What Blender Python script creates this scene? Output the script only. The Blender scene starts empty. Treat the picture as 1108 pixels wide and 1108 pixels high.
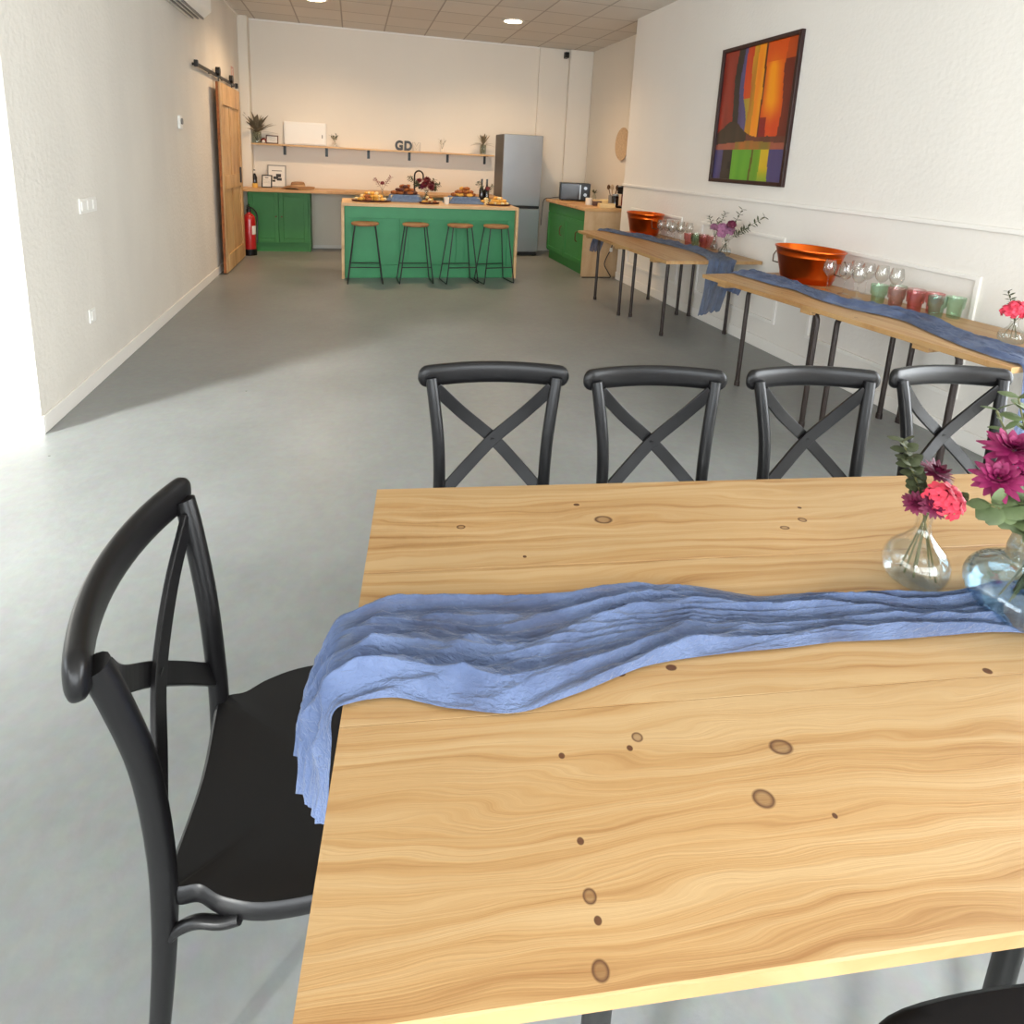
import bpy, bmesh, math, random
from mathutils import Vector, Matrix, noise
random.seed(7)
sc = bpy.context.scene
COL = sc.collection
PI = math.pi

# ------------------------------------------------------------------ colours / materials
def s2l(c):
    return tuple(((v/255)/12.92 if v/255 <= .04045 else ((v/255+.055)/1.055)**2.4) for v in c)+(1,)

def newmat(name):
    m = bpy.data.materials.new(name); m.use_nodes = True
    nt = m.node_tree; b = nt.nodes['Principled BSDF']
    return m, nt, b

def simple(name, rgb, rough=.5, metal=0, bump=0, bscale=200, spec=.5, var=0, vscale=8, coat=0, trans=0):
    m, nt, b = newmat(name)
    b.inputs['Base Color'].default_value = s2l(rgb)
    b.inputs['Roughness'].default_value = rough
    b.inputs['Metallic'].default_value = metal
    b.inputs['Specular IOR Level'].default_value = spec
    b.inputs['Coat Weight'].default_value = coat
    b.inputs['Transmission Weight'].default_value = trans
    tc = nt.nodes.new('ShaderNodeTexCoord')
    if var:
        n = nt.nodes.new('ShaderNodeTexNoise'); n.inputs['Scale'].default_value = vscale; n.inputs['Detail'].default_value = 6
        nt.links.new(tc.outputs['Object'], n.inputs['Vector'])
        r = nt.nodes.new('ShaderNodeValToRGB')
        c = s2l(rgb)
        r.color_ramp.elements[0].position = .3; r.color_ramp.elements[1].position = .7
        r.color_ramp.elements[0].color = tuple(x*(1-var) for x in c[:3])+(1,)
        r.color_ramp.elements[1].color = tuple(min(1, x*(1+var)) for x in c[:3])+(1,)
        nt.links.new(n.outputs['Fac'], r.inputs['Fac']); nt.links.new(r.outputs['Color'], b.inputs['Base Color'])
    if bump:
        n2 = nt.nodes.new('ShaderNodeTexNoise'); n2.inputs['Scale'].default_value = bscale; n2.inputs['Detail'].default_value = 4
        nt.links.new(tc.outputs['Object'], n2.inputs['Vector'])
        bp = nt.nodes.new('ShaderNodeBump'); bp.inputs['Strength'].default_value = bump; bp.inputs['Distance'].default_value = .01
        nt.links.new(n2.outputs['Fac'], bp.inputs['Height']); nt.links.new(bp.outputs['Normal'], b.inputs['Normal'])
    return m

def thin_glass(name, tint=(255, 255, 255), rough=.02, gain=1.0, base=.03):
    m, nt, b = newmat(name); nt.nodes.remove(b)
    out = nt.nodes['Material Output']
    t = nt.nodes.new('ShaderNodeBsdfTransparent'); t.inputs['Color'].default_value = s2l(tint)
    g = nt.nodes.new('ShaderNodeBsdfGlossy'); g.inputs['Roughness'].default_value = rough
    f = nt.nodes.new('ShaderNodeLayerWeight'); f.inputs['Blend'].default_value = .25
    mu = nt.nodes.new('ShaderNodeMath'); mu.operation = 'MULTIPLY_ADD'; mu.inputs[1].default_value = .34*gain; mu.inputs[2].default_value = base
    mx = nt.nodes.new('ShaderNodeMixShader')
    nt.links.new(f.outputs['Facing'], mu.inputs[0]); nt.links.new(mu.outputs[0], mx.inputs['Fac'])
    nt.links.new(t.outputs[0], mx.inputs[1]); nt.links.new(g.outputs[0], mx.inputs[2]); nt.links.new(mx.outputs[0], out.inputs['Surface'])
    return m

def emis(name, rgb, strength):
    m, nt, b = newmat(name)
    b.inputs['Base Color'].default_value = (1, 1, 1, 1)
    b.inputs['Emission Color'].default_value = s2l(rgb); b.inputs['Emission Strength'].default_value = strength
    return m

def N(nt, t, **kw):
    n = nt.nodes.new(t)
    for k, v in kw.items(): setattr(n, k, v)
    return n

def wood(name, light, mid, dark, axis=0, plank=None, knots=(), stretch=22, rough=.42, wscale=1.0):
    """pine: long growth lines along `axis` of the object space, optional knots (x,y,size,elong)."""
    m, nt, b = newmat(name); L = nt.links.new
    tc = N(nt, 'ShaderNodeTexCoord'); sep = N(nt, 'ShaderNodeSeparateXYZ'); L(tc.outputs['Object'], sep.inputs[0])
    def math_(op, a, bb=None, c=None):
        n = N(nt, 'ShaderNodeMath', operation=op)
        for i, v in enumerate((a, bb, c)):
            if v is None: continue
            if isinstance(v, (int, float)): n.inputs[i].default_value = v
            else: L(v, n.inputs[i])
        return n.outputs[0]
    x, y, z = sep.outputs
    A, B, C = ((x, y, z), (y, x, z), (z, x, y))[axis]
    # low-frequency wander of the growth lines
    cw = N(nt, 'ShaderNodeCombineXYZ'); L(math_('MULTIPLY', A, 1.1*wscale), cw.inputs[0]); L(math_('MULTIPLY', B, 5*wscale), cw.inputs[1]); L(C, cw.inputs[2])
    nw = N(nt, 'ShaderNodeTexNoise'); nw.inputs['Scale'].default_value = 1.6; nw.inputs['Detail'].default_value = 3; L(cw.outputs[0], nw.inputs['Vector'])
    Bw = math_('MULTIPLY_ADD', math_('SUBTRACT', nw.outputs['Fac'], .5), .13, B)
    kmask = None
    for kx, ky, ks, ke in knots:
        ks *= .82
        dx = math_('MULTIPLY', math_('SUBTRACT', A, kx), 1/(ks*ke)); dy = math_('MULTIPLY', math_('SUBTRACT', B, ky), 1/ks)
        d2 = math_('ADD', math_('MULTIPLY', dx, dx), math_('MULTIPLY', dy, dy))
        if ks >= .012:
            # growth lines bow round the knot
            dw = math_('ADD', math_('MULTIPLY', math_('MULTIPLY', dx, dx), .05), math_('MULTIPLY', math_('MULTIPLY', dy, dy), .16))
            g = math_('POWER', 2.718, math_('MULTIPLY', dw, -1))
            Bw = math_('MULTIPLY_ADD', math_('MULTIPLY', g, -ks*1.3), math_('SIGN', dy), Bw) if False else math_('SUBTRACT', Bw, math_('MULTIPLY', math_('MULTIPLY', g, dy), ks*.62))
        e = N(nt, 'ShaderNodeMapRange'); e.inputs['From Min'].default_value = .75; e.inputs['From Max'].default_value = 1.25
        e.inputs['To Min'].default_value = 1; e.inputs['To Max'].default_value = 0; L(d2, e.inputs['Value'])
        ring = N(nt, 'ShaderNodeMapRange'); ring.inputs['From Min'].default_value = .25; ring.inputs['From Max'].default_value = .75
        ring.inputs['To Min'].default_value = .40 if ks >= .0065 else .95; ring.inputs['To Max'].default_value = .95; L(d2, ring.inputs['Value'])
        k = math_('MULTIPLY', e.outputs[0], ring.outputs[0])
        kmask = k if kmask is None else math_('MAXIMUM', kmask, k)
    if plank:   # each board has its own figure
        pid = math_('FLOOR', math_('DIVIDE', B, plank))
        Bw = math_('ADD', Bw, math_('MULTIPLY', pid, 3.37))
        Ash = math_('ADD', A, math_('MULTIPLY', pid, 5.13))
    else:
        Ash = A
    cg = N(nt, 'ShaderNodeCombineXYZ'); L(math_('MULTIPLY', Ash, .55), cg.inputs[0]); L(math_('MULTIPLY', Bw, stretch), cg.inputs[1]); L(math_('MULTIPLY', C, 3), cg.inputs[2])
    n1 = N(nt, 'ShaderNodeTexNoise'); n1.inputs['Scale'].default_value = 1.9; n1.inputs['Detail'].default_value = 2.5; n1.inputs['Roughness'].default_value = .5
    L(cg.outputs[0], n1.inputs['Vector'])
    cf = N(nt, 'ShaderNodeCombineXYZ'); L(math_('MULTIPLY', Ash, 2.2), cf.inputs[0]); L(math_('MULTIPLY', Bw, 150), cf.inputs[1]); L(C, cf.inputs[2])
    n2 = N(nt, 'ShaderNodeTexNoise'); n2.inputs['Scale'].default_value = 3; n2.inputs['Detail'].default_value = 3; L(cf.outputs[0], n2.inputs['Vector'])
    g = math_('ADD', math_('MULTIPLY', n1.outputs['Fac'], .8), math_('MULTIPLY', n2.outputs['Fac'], .2))
    r = N(nt, 'ShaderNodeValToRGB'); cr = r.color_ramp
    cr.elements[0].position = .30; cr.elements[0].color = s2l(dark)
    cr.elements[1].position = .62; cr.elements[1].color = s2l(light)
    e = cr.elements.new(.44); e.color = s2l(mid)
    L(g, r.inputs['Fac'])
    # broad tone drift
    nb = N(nt, 'ShaderNodeTexNoise'); nb.inputs['Scale'].default_value = 1.3; nb.inputs['Detail'].default_value = 2
    cb = N(nt, 'ShaderNodeCombineXYZ'); L(Ash, cb.inputs[0]); L(math_('MULTIPLY', Bw, 4), cb.inputs[1]); L(cb.outputs[0], nb.inputs['Vector'])
    hs = N(nt, 'ShaderNodeHueSaturation'); L(r.outputs['Color'], hs.inputs['Color'])
    L(math_('MULTIPLY_ADD', nb.outputs['Fac'], .30, .85), hs.inputs['Value'])
    colr = hs.outputs['Color']
    if kmask is not None:
        mx = N(nt, 'ShaderNodeMix', data_type='RGBA'); mx.inputs['B'].default_value = s2l((74, 42, 22))
        L(colr, mx.inputs['A']); L(kmask, mx.inputs['Factor']); colr = mx.outputs['Result']
    L(colr, b.inputs['Base Color'])
    b.inputs['Roughness'].default_value = rough
    b.inputs['Specular IOR Level'].default_value = .35
    bp = N(nt, 'ShaderNodeBump'); bp.inputs['Strength'].default_value = .12; bp.inputs['Distance'].default_value = .004
    L(n2.outputs['Fac'], bp.inputs['Height']); L(bp.outputs['Normal'], b.inputs['Normal'])
    return m

def floor_mat():
    m, nt, b = newmat('painted_concrete'); L = nt.links.new
    tc = N(nt, 'ShaderNodeTexCoord')
    n1 = N(nt, 'ShaderNodeTexNoise'); n1.inputs['Scale'].default_value = 1.1; n1.inputs['Detail'].default_value = 9; n1.inputs['Roughness'].default_value = .65
    L(tc.outputs['Object'], n1.inputs['Vector'])
    r = N(nt, 'ShaderNodeValToRGB'); r.color_ramp.elements[0].position = .3; r.color_ramp.elements[1].position = .72
    r.color_ramp.elements[0].color = s2l((118, 123, 121)); r.color_ramp.elements[1].color = s2l((138, 142, 141))
    L(n1.outputs['Fac'], r.inputs['Fac'])
    n2 = N(nt, 'ShaderNodeTexNoise'); n2.inputs['Scale'].default_value = 26; n2.inputs['Detail'].default_value = 8
    L(tc.outputs['Object'], n2.inputs['Vector'])
    mx = N(nt, 'ShaderNodeMix', data_type='RGBA', blend_type='OVERLAY'); mx.inputs['Factor'].default_value = .16
    L(r.outputs['Color'], mx.inputs['A']); L(n2.outputs['Color'], mx.inputs['B'])
    # small dark flecks and chips
    v = N(nt, 'ShaderNodeTexVoronoi'); v.inputs['Scale'].default_value = 2.4; L(tc.outputs['Object'], v.inputs['Vector'])
    lt = N(nt, 'ShaderNodeMath', operation='LESS_THAN'); lt.inputs[1].default_value = .016; L(v.outputs['Distance'], lt.inputs[0])
    m2 = N(nt, 'ShaderNodeMix', data_type='RGBA'); m2.inputs['B'].default_value = s2l((62, 62, 60))
    L(mx.outputs['Result'], m2.inputs['A']); L(lt.outputs[0], m2.inputs['Factor'])
    hs = N(nt, 'ShaderNodeHueSaturation'); hs.inputs['Saturation'].default_value = .7; L(m2.outputs['Result'], hs.inputs['Color'])
    L(hs.outputs['Color'], b.inputs['Base Color'])
    rr = N(nt, 'ShaderNodeMapRange'); rr.inputs['To Min'].default_value = .30; rr.inputs['To Max'].default_value = .46; L(n1.outputs['Fac'], rr.inputs['Value'])
    L(rr.outputs[0], b.inputs['Roughness']); b.inputs['Specular IOR Level'].default_value = .5
    bp = N(nt, 'ShaderNodeBump'); bp.inputs['Strength'].default_value = .10; bp.inputs['Distance'].default_value = .01
    L(n2.outputs['Fac'], bp.inputs['Height']); L(bp.outputs['Normal'], b.inputs['Normal'])
    return m

def ceiling_mat():
    m, nt, b = newmat('ceiling_tiles'); L = nt.links.new
    tc = N(nt, 'ShaderNodeTexCoord'); br = N(nt, 'ShaderNodeTexBrick'); br.offset = 0
    br.inputs['Scale'].default_value = 1; br.inputs['Brick Width'].default_value = .6; br.inputs['Row Height'].default_value = .6
    br.inputs['Mortar Size'].default_value = .011; br.inputs['Mortar Smooth'].default_value = .2
    br.inputs['Color1'].default_value = s2l((212, 208, 200)); br.inputs['Color2'].default_value = s2l((204, 200, 192)); br.inputs['Mortar'].default_value = s2l((168, 162, 154))
    mp = N(nt, 'ShaderNodeMapping'); mp.inputs['Location'].default_value = (.14, .30, 0)
    L(tc.outputs['Object'], mp.inputs[0]); L(mp.outputs[0], br.inputs['Vector'])
    L(br.outputs['Color'], b.inputs['Base Color']); b.inputs['Roughness'].default_value = .9
    bp = N(nt, 'ShaderNodeBump'); bp.inputs['Strength'].default_value = .4; bp.inputs['Distance'].default_value = .01; bp.invert = True
    L(br.outputs['Fac'], bp.inputs['Height']); L(bp.outputs['Normal'], b.inputs['Normal'])
    return m

def plaster(name, rgb, blotch=0.0, bump=.25):
    m, nt, b = newmat(name); L = nt.links.new
    tc = N(nt, 'ShaderNodeTexCoord')
    n = N(nt, 'ShaderNodeTexNoise'); n.inputs['Scale'].default_value = 34; n.inputs['Detail'].default_value = 8; L(tc.outputs['Object'], n.inputs['Vector'])
    n2 = N(nt, 'ShaderNodeTexNoise'); n2.inputs['Scale'].default_value = 1.8; n2.inputs['Detail'].default_value = 6; L(tc.outputs['Object'], n2.inputs['Vector'])
    mp = N(nt, 'ShaderNodeMapping'); mp.inputs['Scale'].default_value = (1, 1, .35); L(tc.outputs['Object'], mp.inputs[0]); L(mp.outputs[0], n2.inputs['Vector'])
    r = N(nt, 'ShaderNodeValToRGB'); c = s2l(rgb)
    r.color_ramp.elements[0].position = .35; r.color_ramp.elements[1].position = .68
    r.color_ramp.elements[0].color = tuple(x*(1-blotch) for x in c[:3])+(1,); r.color_ramp.elements[1].color = c
    L(n2.outputs['Fac'], r.inputs['Fac']); L(r.outputs['Color'], b.inputs['Base Color'])
    b.inputs['Roughness'].default_value = .75; b.inputs['Specular IOR Level'].default_value = .3
    bp = N(nt, 'ShaderNodeBump'); bp.inputs['Strength'].default_value = bump; bp.inputs['Distance'].default_value = .012
    L(n.outputs['Fac'], bp.inputs['Height']); L(bp.outputs['Normal'], b.inputs['Normal'])
    return m

def gauze(name, rgb, rgb2, alpha=.9):
    m, nt, b = newmat(name); L = nt.links.new; out = nt.nodes['Material Output']
    tc = N(nt, 'ShaderNodeTexCoord')
    n = N(nt, 'ShaderNodeTexNoise'); n.inputs['Scale'].default_value = 9; n.inputs['Detail'].default_value = 5; L(tc.outputs['Object'], n.inputs['Vector'])
    r = N(nt, 'ShaderNodeValToRGB'); r.color_ramp.elements[0].position = .35; r.color_ramp.elements[1].position = .65
    r.color_ramp.elements[0].color = s2l(rgb); r.color_ramp.elements[1].color = s2l(rgb2); L(n.outputs['Fac'], r.inputs['Fac'])
    L(r.outputs['Color'], b.inputs['Base Color']); b.inputs['Roughness'].default_value = .9; b.inputs['Specular IOR Level'].default_value = .1
    b.inputs['Sheen Weight'].default_value = .25
    uv = N(nt, 'ShaderNodeUVMap'); uv.uv_map = 'cloth'
    def nz(sx, sy, sc_, det):
        mp = N(nt, 'ShaderNodeMapping'); mp.inputs['Scale'].default_value = (sx, sy, 1); L(uv.outputs[0], mp.inputs[0])
        q = N(nt, 'ShaderNodeTexNoise'); q.inputs['Scale'].default_value = sc_; q.inputs['Detail'].default_value = det; q.inputs['Distortion'].default_value = .6; L(mp.outputs[0], q.inputs['Vector']); return q.outputs['Fac']
    def ridge(v):
        a = N(nt, 'ShaderNodeMath', operation='MULTIPLY_ADD'); L(v, a.inputs[0]); a.inputs[1].default_value = 2; a.inputs[2].default_value = -1
        b2 = N(nt, 'ShaderNodeMath', operation='ABSOLUTE'); L(a.outputs[0], b2.inputs[0]); return b2.outputs[0]
    r1, r2_ = ridge(nz(3, 22, 1.6, 3)), nz(30, 150, 3, 2)
    ad = N(nt, 'ShaderNodeMath', operation='MULTIPLY_ADD'); L(r1, ad.inputs[0]); ad.inputs[1].default_value = -1.6; L(r2_, ad.inputs[2])
    bp = N(nt, 'ShaderNodeBump'); bp.inputs['Strength'].default_value = .75; bp.inputs['Distance'].default_value = .009
    L(ad.outputs[0], bp.inputs['Height']); L(bp.outputs['Normal'], b.inputs['Normal'])
    tr = N(nt, 'ShaderNodeBsdfTranslucent'); L(bp.outputs['Normal'], tr.inputs['Normal']); L(r.outputs['Color'], tr.inputs['Color'])
    m1 = N(nt, 'ShaderNodeMixShader'); m1.inputs['Fac'].default_value = .25; L(b.outputs[0], m1.inputs[1]); L(tr.outputs[0], m1.inputs[2])
    t = N(nt, 'ShaderNodeBsdfTransparent')
    mr = N(nt, 'ShaderNodeMapRange'); mr.inputs['From Min'].default_value = .35; mr.inputs['From Max'].default_value = .62
    mr.inputs['To Min'].default_value = alpha-.12; mr.inputs['To Max'].default_value = 1.0; L(n.outputs['Fac'], mr.inputs['Value'])
    m2 = N(nt, 'ShaderNodeMixShader'); L(mr.outputs[0], m2.inputs['Fac']); L(t.outputs[0], m2.inputs[1]); L(m1.outputs[0], m2.inputs[2])
    L(m2.outputs[0], out.inputs['Surface'])
    return m

MAIN_KNOTS = [(.183, -.156, .0085, 1.3), (.49, -.148, .017, 1.4), (.445, -.088, .006, 1.4), (.938, -.174, .010, 1.2), (.961, -.128, .005, 1.2),
              (.301, -.259, .0045, 1.0), (.88, -.20, .008, 1.6), (.395, -.641, .0085, 1.1), (.380, -.655, .005, 1), (.288, -.657, .005, 1.0),
              (.288, -.757, .005, 1.0), (.285, -.809, .009, 1.0), (.288, -.83, .005, 1.0), (.28, -.868, .0105, 1.0), (.524, -.733, .014, 1.2),
              (.584, -.672, .013, 1.5), (.988, -.583, .007, 1.3), (.486, -.535, .007, 1.5), (.404, -.539, .007, 1.4), (.60, -.76, .004, 1), (1.45, -.2, .012, 1.3), (1.5, -.7, .013, 1.3)]
M = {}
M['pine_table'] = wood('pine_table', (168, 139, 99), (157, 123, 80), (134, 95, 55), 0, plank=.295, knots=MAIN_KNOTS, stretch=30)
M['pine_board'] = wood('pine_board', (180, 148, 106), (170, 134, 90), (146, 104, 64), 1, plank=.245, stretch=16)
M['pine_door'] = wood('pine_door', (204, 168, 120), (188, 150, 102), (158, 116, 74), 2, stretch=14)
M['oak_ply'] = wood('oak_ply', (206, 176, 138), (192, 158, 118), (168, 132, 94), 2, stretch=8)
M['worktop'] = wood('worktop', (206, 164, 112), (192, 148, 98), (164, 120, 74), 0, stretch=10)
M['shelf_wood'] = wood('shelf_wood', (216, 182, 136), (204, 166, 120), (176, 136, 92), 0, stretch=10)
M['stool_wood'] = wood('stool_wood', (166, 120, 80), (150, 106, 70), (116, 78, 50), 0, stretch=14)
M['floor'] = floor_mat(); M['ceiling'] = ceiling_mat()
M['wall_w'] = plaster('white_plaster', (228, 224, 217), .03)
M['wall_l'] = plaster('patchy_plaster', (224, 219, 210), .09, .5)
M['wall_k'] = plaster('cream_plaster', (226, 219, 207), .02, .1)
M['trim'] = simple('white_trim', (232, 229, 223), .5)
M['black_pl'] = simple('black_plastic', (17, 16, 17), .32, bump=.02, bscale=500, spec=.30)
M['black_mt'] = simple('black_metal', (22, 21, 21), .4)
M['dark_leg'] = simple('dark_brown_metal', (48, 38, 34), .38, metal=.2)
M['green'] = simple('green_paint', (54, 128, 62), .5, var=.04)
M['green_shade'] = simple('green_paint_shade_tint', (52, 136, 86), .5, var=.05)  # cabinet green with the island's bluish shade tint mixed into the colour
M['steel'] = simple('brushed_steel', (158, 163, 168), .34, metal=.75, var=.03, vscale=3)
M['fridge_side'] = simple('fridge_side', (92, 88, 84), .5, metal=.2)
M['white_pl'] = simple('white_plastic', (232, 230, 224), .4)
M['grey_pl'] = simple('grey_plastic', (120, 118, 116), .5)
M['copper'] = simple('copper', (222, 100, 34), .28, metal=1, var=.14, vscale=7)
M['iron'] = simple('rusty_iron', (104, 74, 50), .5, metal=.6)
M['red'] = simple('red_paint', (176, 26, 28), .3, coat=.4)
M['gauze'] = gauze('blue_gauze', (90, 106, 142), (106, 122, 157))
M['gauze_d'] = gauze('slate_gauze', (86, 100, 128), (96, 110, 138))
M['glass'] = thin_glass('clear_glass', (254, 254, 253))
M['glass_w'] = thin_glass('stemware_glass', (252, 252, 251), .02, 1.8, .06)
M['glass_blue'] = thin_glass('bluish_ribbed_glass', (236, 244, 248), .06, 1.2, .06)
M['glass_green'] = thin_glass('green_glass', (234, 246, 236), .04, .9, .05)
M['glass_pink'] = thin_glass('pink_glass', (249, 232, 232), .04, .9, .05)
M['glass_mint'] = thin_glass('mint_glass', (230, 248, 242), .04, .9, .05)
M['glass_grey'] = thin_glass('grey_glass', (240, 243, 238), .04, .9, .05)
M['glass_red'] = thin_glass('rose_glass', (247, 218, 218), .04, .9, .05)
M['pane'] = thin_glass('window_pane', (252, 254, 255), .01, .4, .02)
M['water'] = thin_glass('water', (244, 249, 252), .0, .3, .02)
M['stem'] = simple('stem_green', (86, 84, 48), .6)
M['leaf'] = simple('eucalyptus', (80, 94, 58), .55, var=.25, vscale=30)
M['leaf_d'] = simple('dark_leaf', (64, 70, 44), .6, var=.25, vscale=30)
M['petal_m'] = simple('magenta_petal', (126, 16, 74), .6, var=.25, vscale=40)
M['petal_d'] = simple('maroon_petal', (98, 14, 52), .6, var=.3, vscale=40)
M['petal_p'] = simple('pink_petal', (206, 52, 76), .6, var=.2, vscale=40)
M['petal_l'] = simple('lilac_petal', (150, 96, 128), .6, var=.25, vscale=40)
M['petal_r'] = simple('dark_red_petal', (110, 22, 34), .6, var=.3, vscale=40)
M['dried'] = simple('dried_leaf', (124, 112, 90), .8, var=.25, vscale=30)
M['paper'] = simple('paper', (226, 222, 214), .7)
M['ink'] = simple('ink', (60, 58, 60), .7)
M['grey_frame'] = simple('grey_frame', (140, 138, 134), .5)
M['brown_frame'] = simple('brown_frame', (92, 58, 40), .45)
M['art_frame'] = simple('dark_wood_frame', (46, 22, 20), .4)
M['straw'] = simple('straw', (198, 172, 140), .85, bump=.5, bscale=120, var=.15, vscale=40)
M['bread'] = simple('bread_crust', (150, 84, 36), .7, var=.35, vscale=25)
M['snack'] = simple('golden_snack', (226, 168, 72), .6, var=.3, vscale=30)
M['snack_w'] = simple('pale_snack', (238, 216, 160), .6, var=.15, vscale=30)
M['tray'] = simple('dark_red_tray', (78, 30, 22), .5)
M['linen'] = simple('blue_linen', (92, 112, 142), .9, var=.2, vscale=30, bump=.4, bscale=60)
M['bottle'] = simple('dark_bottle', (24, 20, 18), .15, coat=.5)
M['coffee_red'] = simple('dark_red_gloss', (104, 14, 18), .25, coat=.5)
M['yellow'] = simple('yellow_wax', (222, 176, 84), .6)
M['mug'] = simple('white_ceramic', (232, 226, 214), .35)
M['box_wood'] = simple('light_box', (226, 196, 140), .6, var=.1)
M['led'] = emis('lamp_glow', (255, 226, 186), 30)
M['sign_red'] = simple('faded_red_sign', (206, 160, 148), .6)
M['micro_glass'] = simple('microwave_glass', (40, 40, 42), .12)
M['hole'] = simple('hole_black', (20, 16, 12), .9)

# ------------------------------------------------------------------ mesh helpers
class MB:
    def __init__(s): s.bm = bmesh.new()
    def box(s, lo, hi, rot=None, piv=None):
        vs = [s.bm.verts.new((x, y, z)) for x in (lo[0], hi[0]) for y in (lo[1], hi[1]) for z in (lo[2], hi[2])]
        for f in ((0, 1, 3, 2), (4, 6, 7, 5), (0, 4, 5, 1), (2, 3, 7, 6), (0, 2, 6, 4), (1, 5, 7, 3)):
            s.bm.faces.new([vs[i] for i in f])
        if rot is not None:
            bmesh.ops.rotate(s.bm, verts=vs, cent=piv or (0, 0, 0), matrix=rot)
        return s
    def tube(s, pts, r, seg=10, caps=True, sec=None, se=1.0):
        """sweep; r is a number or list; sec=(a,b) elliptical multipliers along (side, up-ish)"""
        pts = [Vector(p) for p in pts]; n = len(pts)
        rs = r if isinstance(r, (list, tuple)) else [r]*n
        T = [(pts[min(i+1, n-1)]-pts[max(i-1, 0)]).normalized() for i in range(n)]
        up = Vector((0, 0, 1)) if abs(T[0].z) < .9 else Vector((0, 1, 0))
        u = (up-T[0]*up.dot(T[0])).normalized(); rings = []
        a, b = sec or (1, 1)
        for i in range(n):
            u = (u-T[i]*u.dot(T[i])).normalized(); w = T[i].cross(u)
            rings.append([s.bm.verts.new(pts[i]+(u*math.copysign(abs(math.cos(t))**se, math.cos(t))*b+w*math.copysign(abs(math.sin(t))**se, math.sin(t))*a)*rs[i]) for t in (2*PI*k/seg for k in range(seg))])
        for i in range(n-1):
            for k in range(seg):
                s.bm.faces.new((rings[i][k], rings[i][(k+1) % seg], rings[i+1][(k+1) % seg], rings[i+1][k]))
        if caps:
            s.bm.faces.new(rings[0][::-1]); s.bm.faces.new(rings[-1])
        return s
    def strap(s, pts, w, t, wdir):
        """flat bar: rectangle section w along wdir-ish, t across"""
        pts = [Vector(p) for p in pts]; n = len(pts); rings = []
        for i in range(n):
            T = (pts[min(i+1, n-1)]-pts[max(i-1, 0)]).normalized()
            nrm = Vector(wdir); nrm = (nrm-T*nrm.dot(T)).normalized(); side = T.cross(nrm)
            rings.append([s.bm.verts.new(pts[i]+side*(sx*w/2)+nrm*(sy*t/2)) for sx, sy in ((-1, -1), (1, -1), (1, 1), (-1, 1))])
        for i in range(n-1):
            for k in range(4):
                s.bm.faces.new((rings[i][k], rings[i][(k+1) % 4], rings[i+1][(k+1) % 4], rings[i+1][k]))
        s.bm.faces.new(rings[0][::-1]); s.bm.faces.new(rings[-1]); return s
    def lathe(s, prof, seg=24, c=(0, 0, 0), sx=1, sy=1, cap0=True, cap1=True, flute=0, nfl=0):
        rings = []
        for r, z in prof:
            if r < 1e-5: rings.append([s.bm.verts.new((c[0], c[1], c[2]+z))]); continue
            rings.append([s.bm.verts.new((c[0]+r*(1+flute*math.cos(nfl*t))*math.cos(t)*sx, c[1]+r*(1+flute*math.cos(nfl*t))*math.sin(t)*sy, c[2]+z)) for t in (2*PI*k/seg for k in range(seg))])
        for A, B in zip(rings, rings[1:]):
            for k in range(seg):
                a0, a1 = A[k % len(A)], A[(k+1) % len(A)]; b0, b1 = B[k % len(B)], B[(k+1) % len(B)]
                f = [v for i, v in enumerate((a0, a1, b1, b0)) if v not in (a0, a1, b1, b0)[:i]]
                if len(f) > 2: s.bm.faces.new(f)
        if cap0 and len(rings[0]) > 1: s.bm.faces.new(rings[0][::-1])
        if cap1 and len(rings[-1]) > 1: s.bm.faces.new(rings[-1])
        return s
    def ball(s, c, r, sub=2, sc=(1, 1, 1), rot=None, jit=0):
        m = Matrix.Translation(c) @ (rot.to_4x4() if rot else Matrix.Identity(4)) @ Matrix.Diagonal((sc[0]*r, sc[1]*r, sc[2]*r, 1))
        g = bmesh.ops.create_icosphere(s.bm, subdivisions=sub, radius=1, matrix=m)
        if jit:
            for v in g['verts']: v.co += Vector((random.uniform(-1, 1), random.uniform(-1, 1), random.uniform(-1, 1)))*jit*r
        return s
    def prism(s, poly, z0, z1):
        lo = [s.bm.verts.new((x, y, z0)) for x, y in poly]; hi = [s.bm.verts.new((x, y, z1)) for x, y in poly]
        n = len(poly); s.bm.faces.new(lo[::-1]); s.bm.faces.new(hi)
        for i in range(n): s.bm.faces.new((lo[i], lo[(i+1) % n], hi[(i+1) % n], hi[i]))
        return s
    def quad(s, a, b, c, d):
        s.bm.faces.new([s.bm.verts.new(p) for p in (a, b, c, d)]); return s
    def build(s, name, mat, parent=None, smooth=False, bevel=0, loc=None, ang=40, sub=0, solid=0, bseg=2):
        bmesh.ops.recalc_face_normals(s.bm, faces=s.bm.faces[:])
        me = bpy.data.meshes.new(name); s.bm.to_mesh(me); s.bm.free()
        me.materials.append(mat)
        if smooth:
            me.polygons.foreach_set('use_smooth', [True]*len(me.polygons)); me.set_sharp_from_angle(angle=math.radians(ang))
        o = bpy.data.objects.new(name, me); COL.objects.link(o)
        if parent: o.parent = parent
        if loc: o.location = loc
        if solid:
            md = o.modifiers.new('solid', 'SOLIDIFY'); md.thickness = solid; md.offset = 0
        if bevel:
            md = o.modifiers.new('bevel', 'BEVEL'); md.width = bevel; md.segments = bseg; md.limit_method = 'ANGLE'
        if sub:
            md = o.modifiers.new('sub', 'SUBSURF'); md.levels = sub; md.render_levels = sub
        return o

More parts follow.
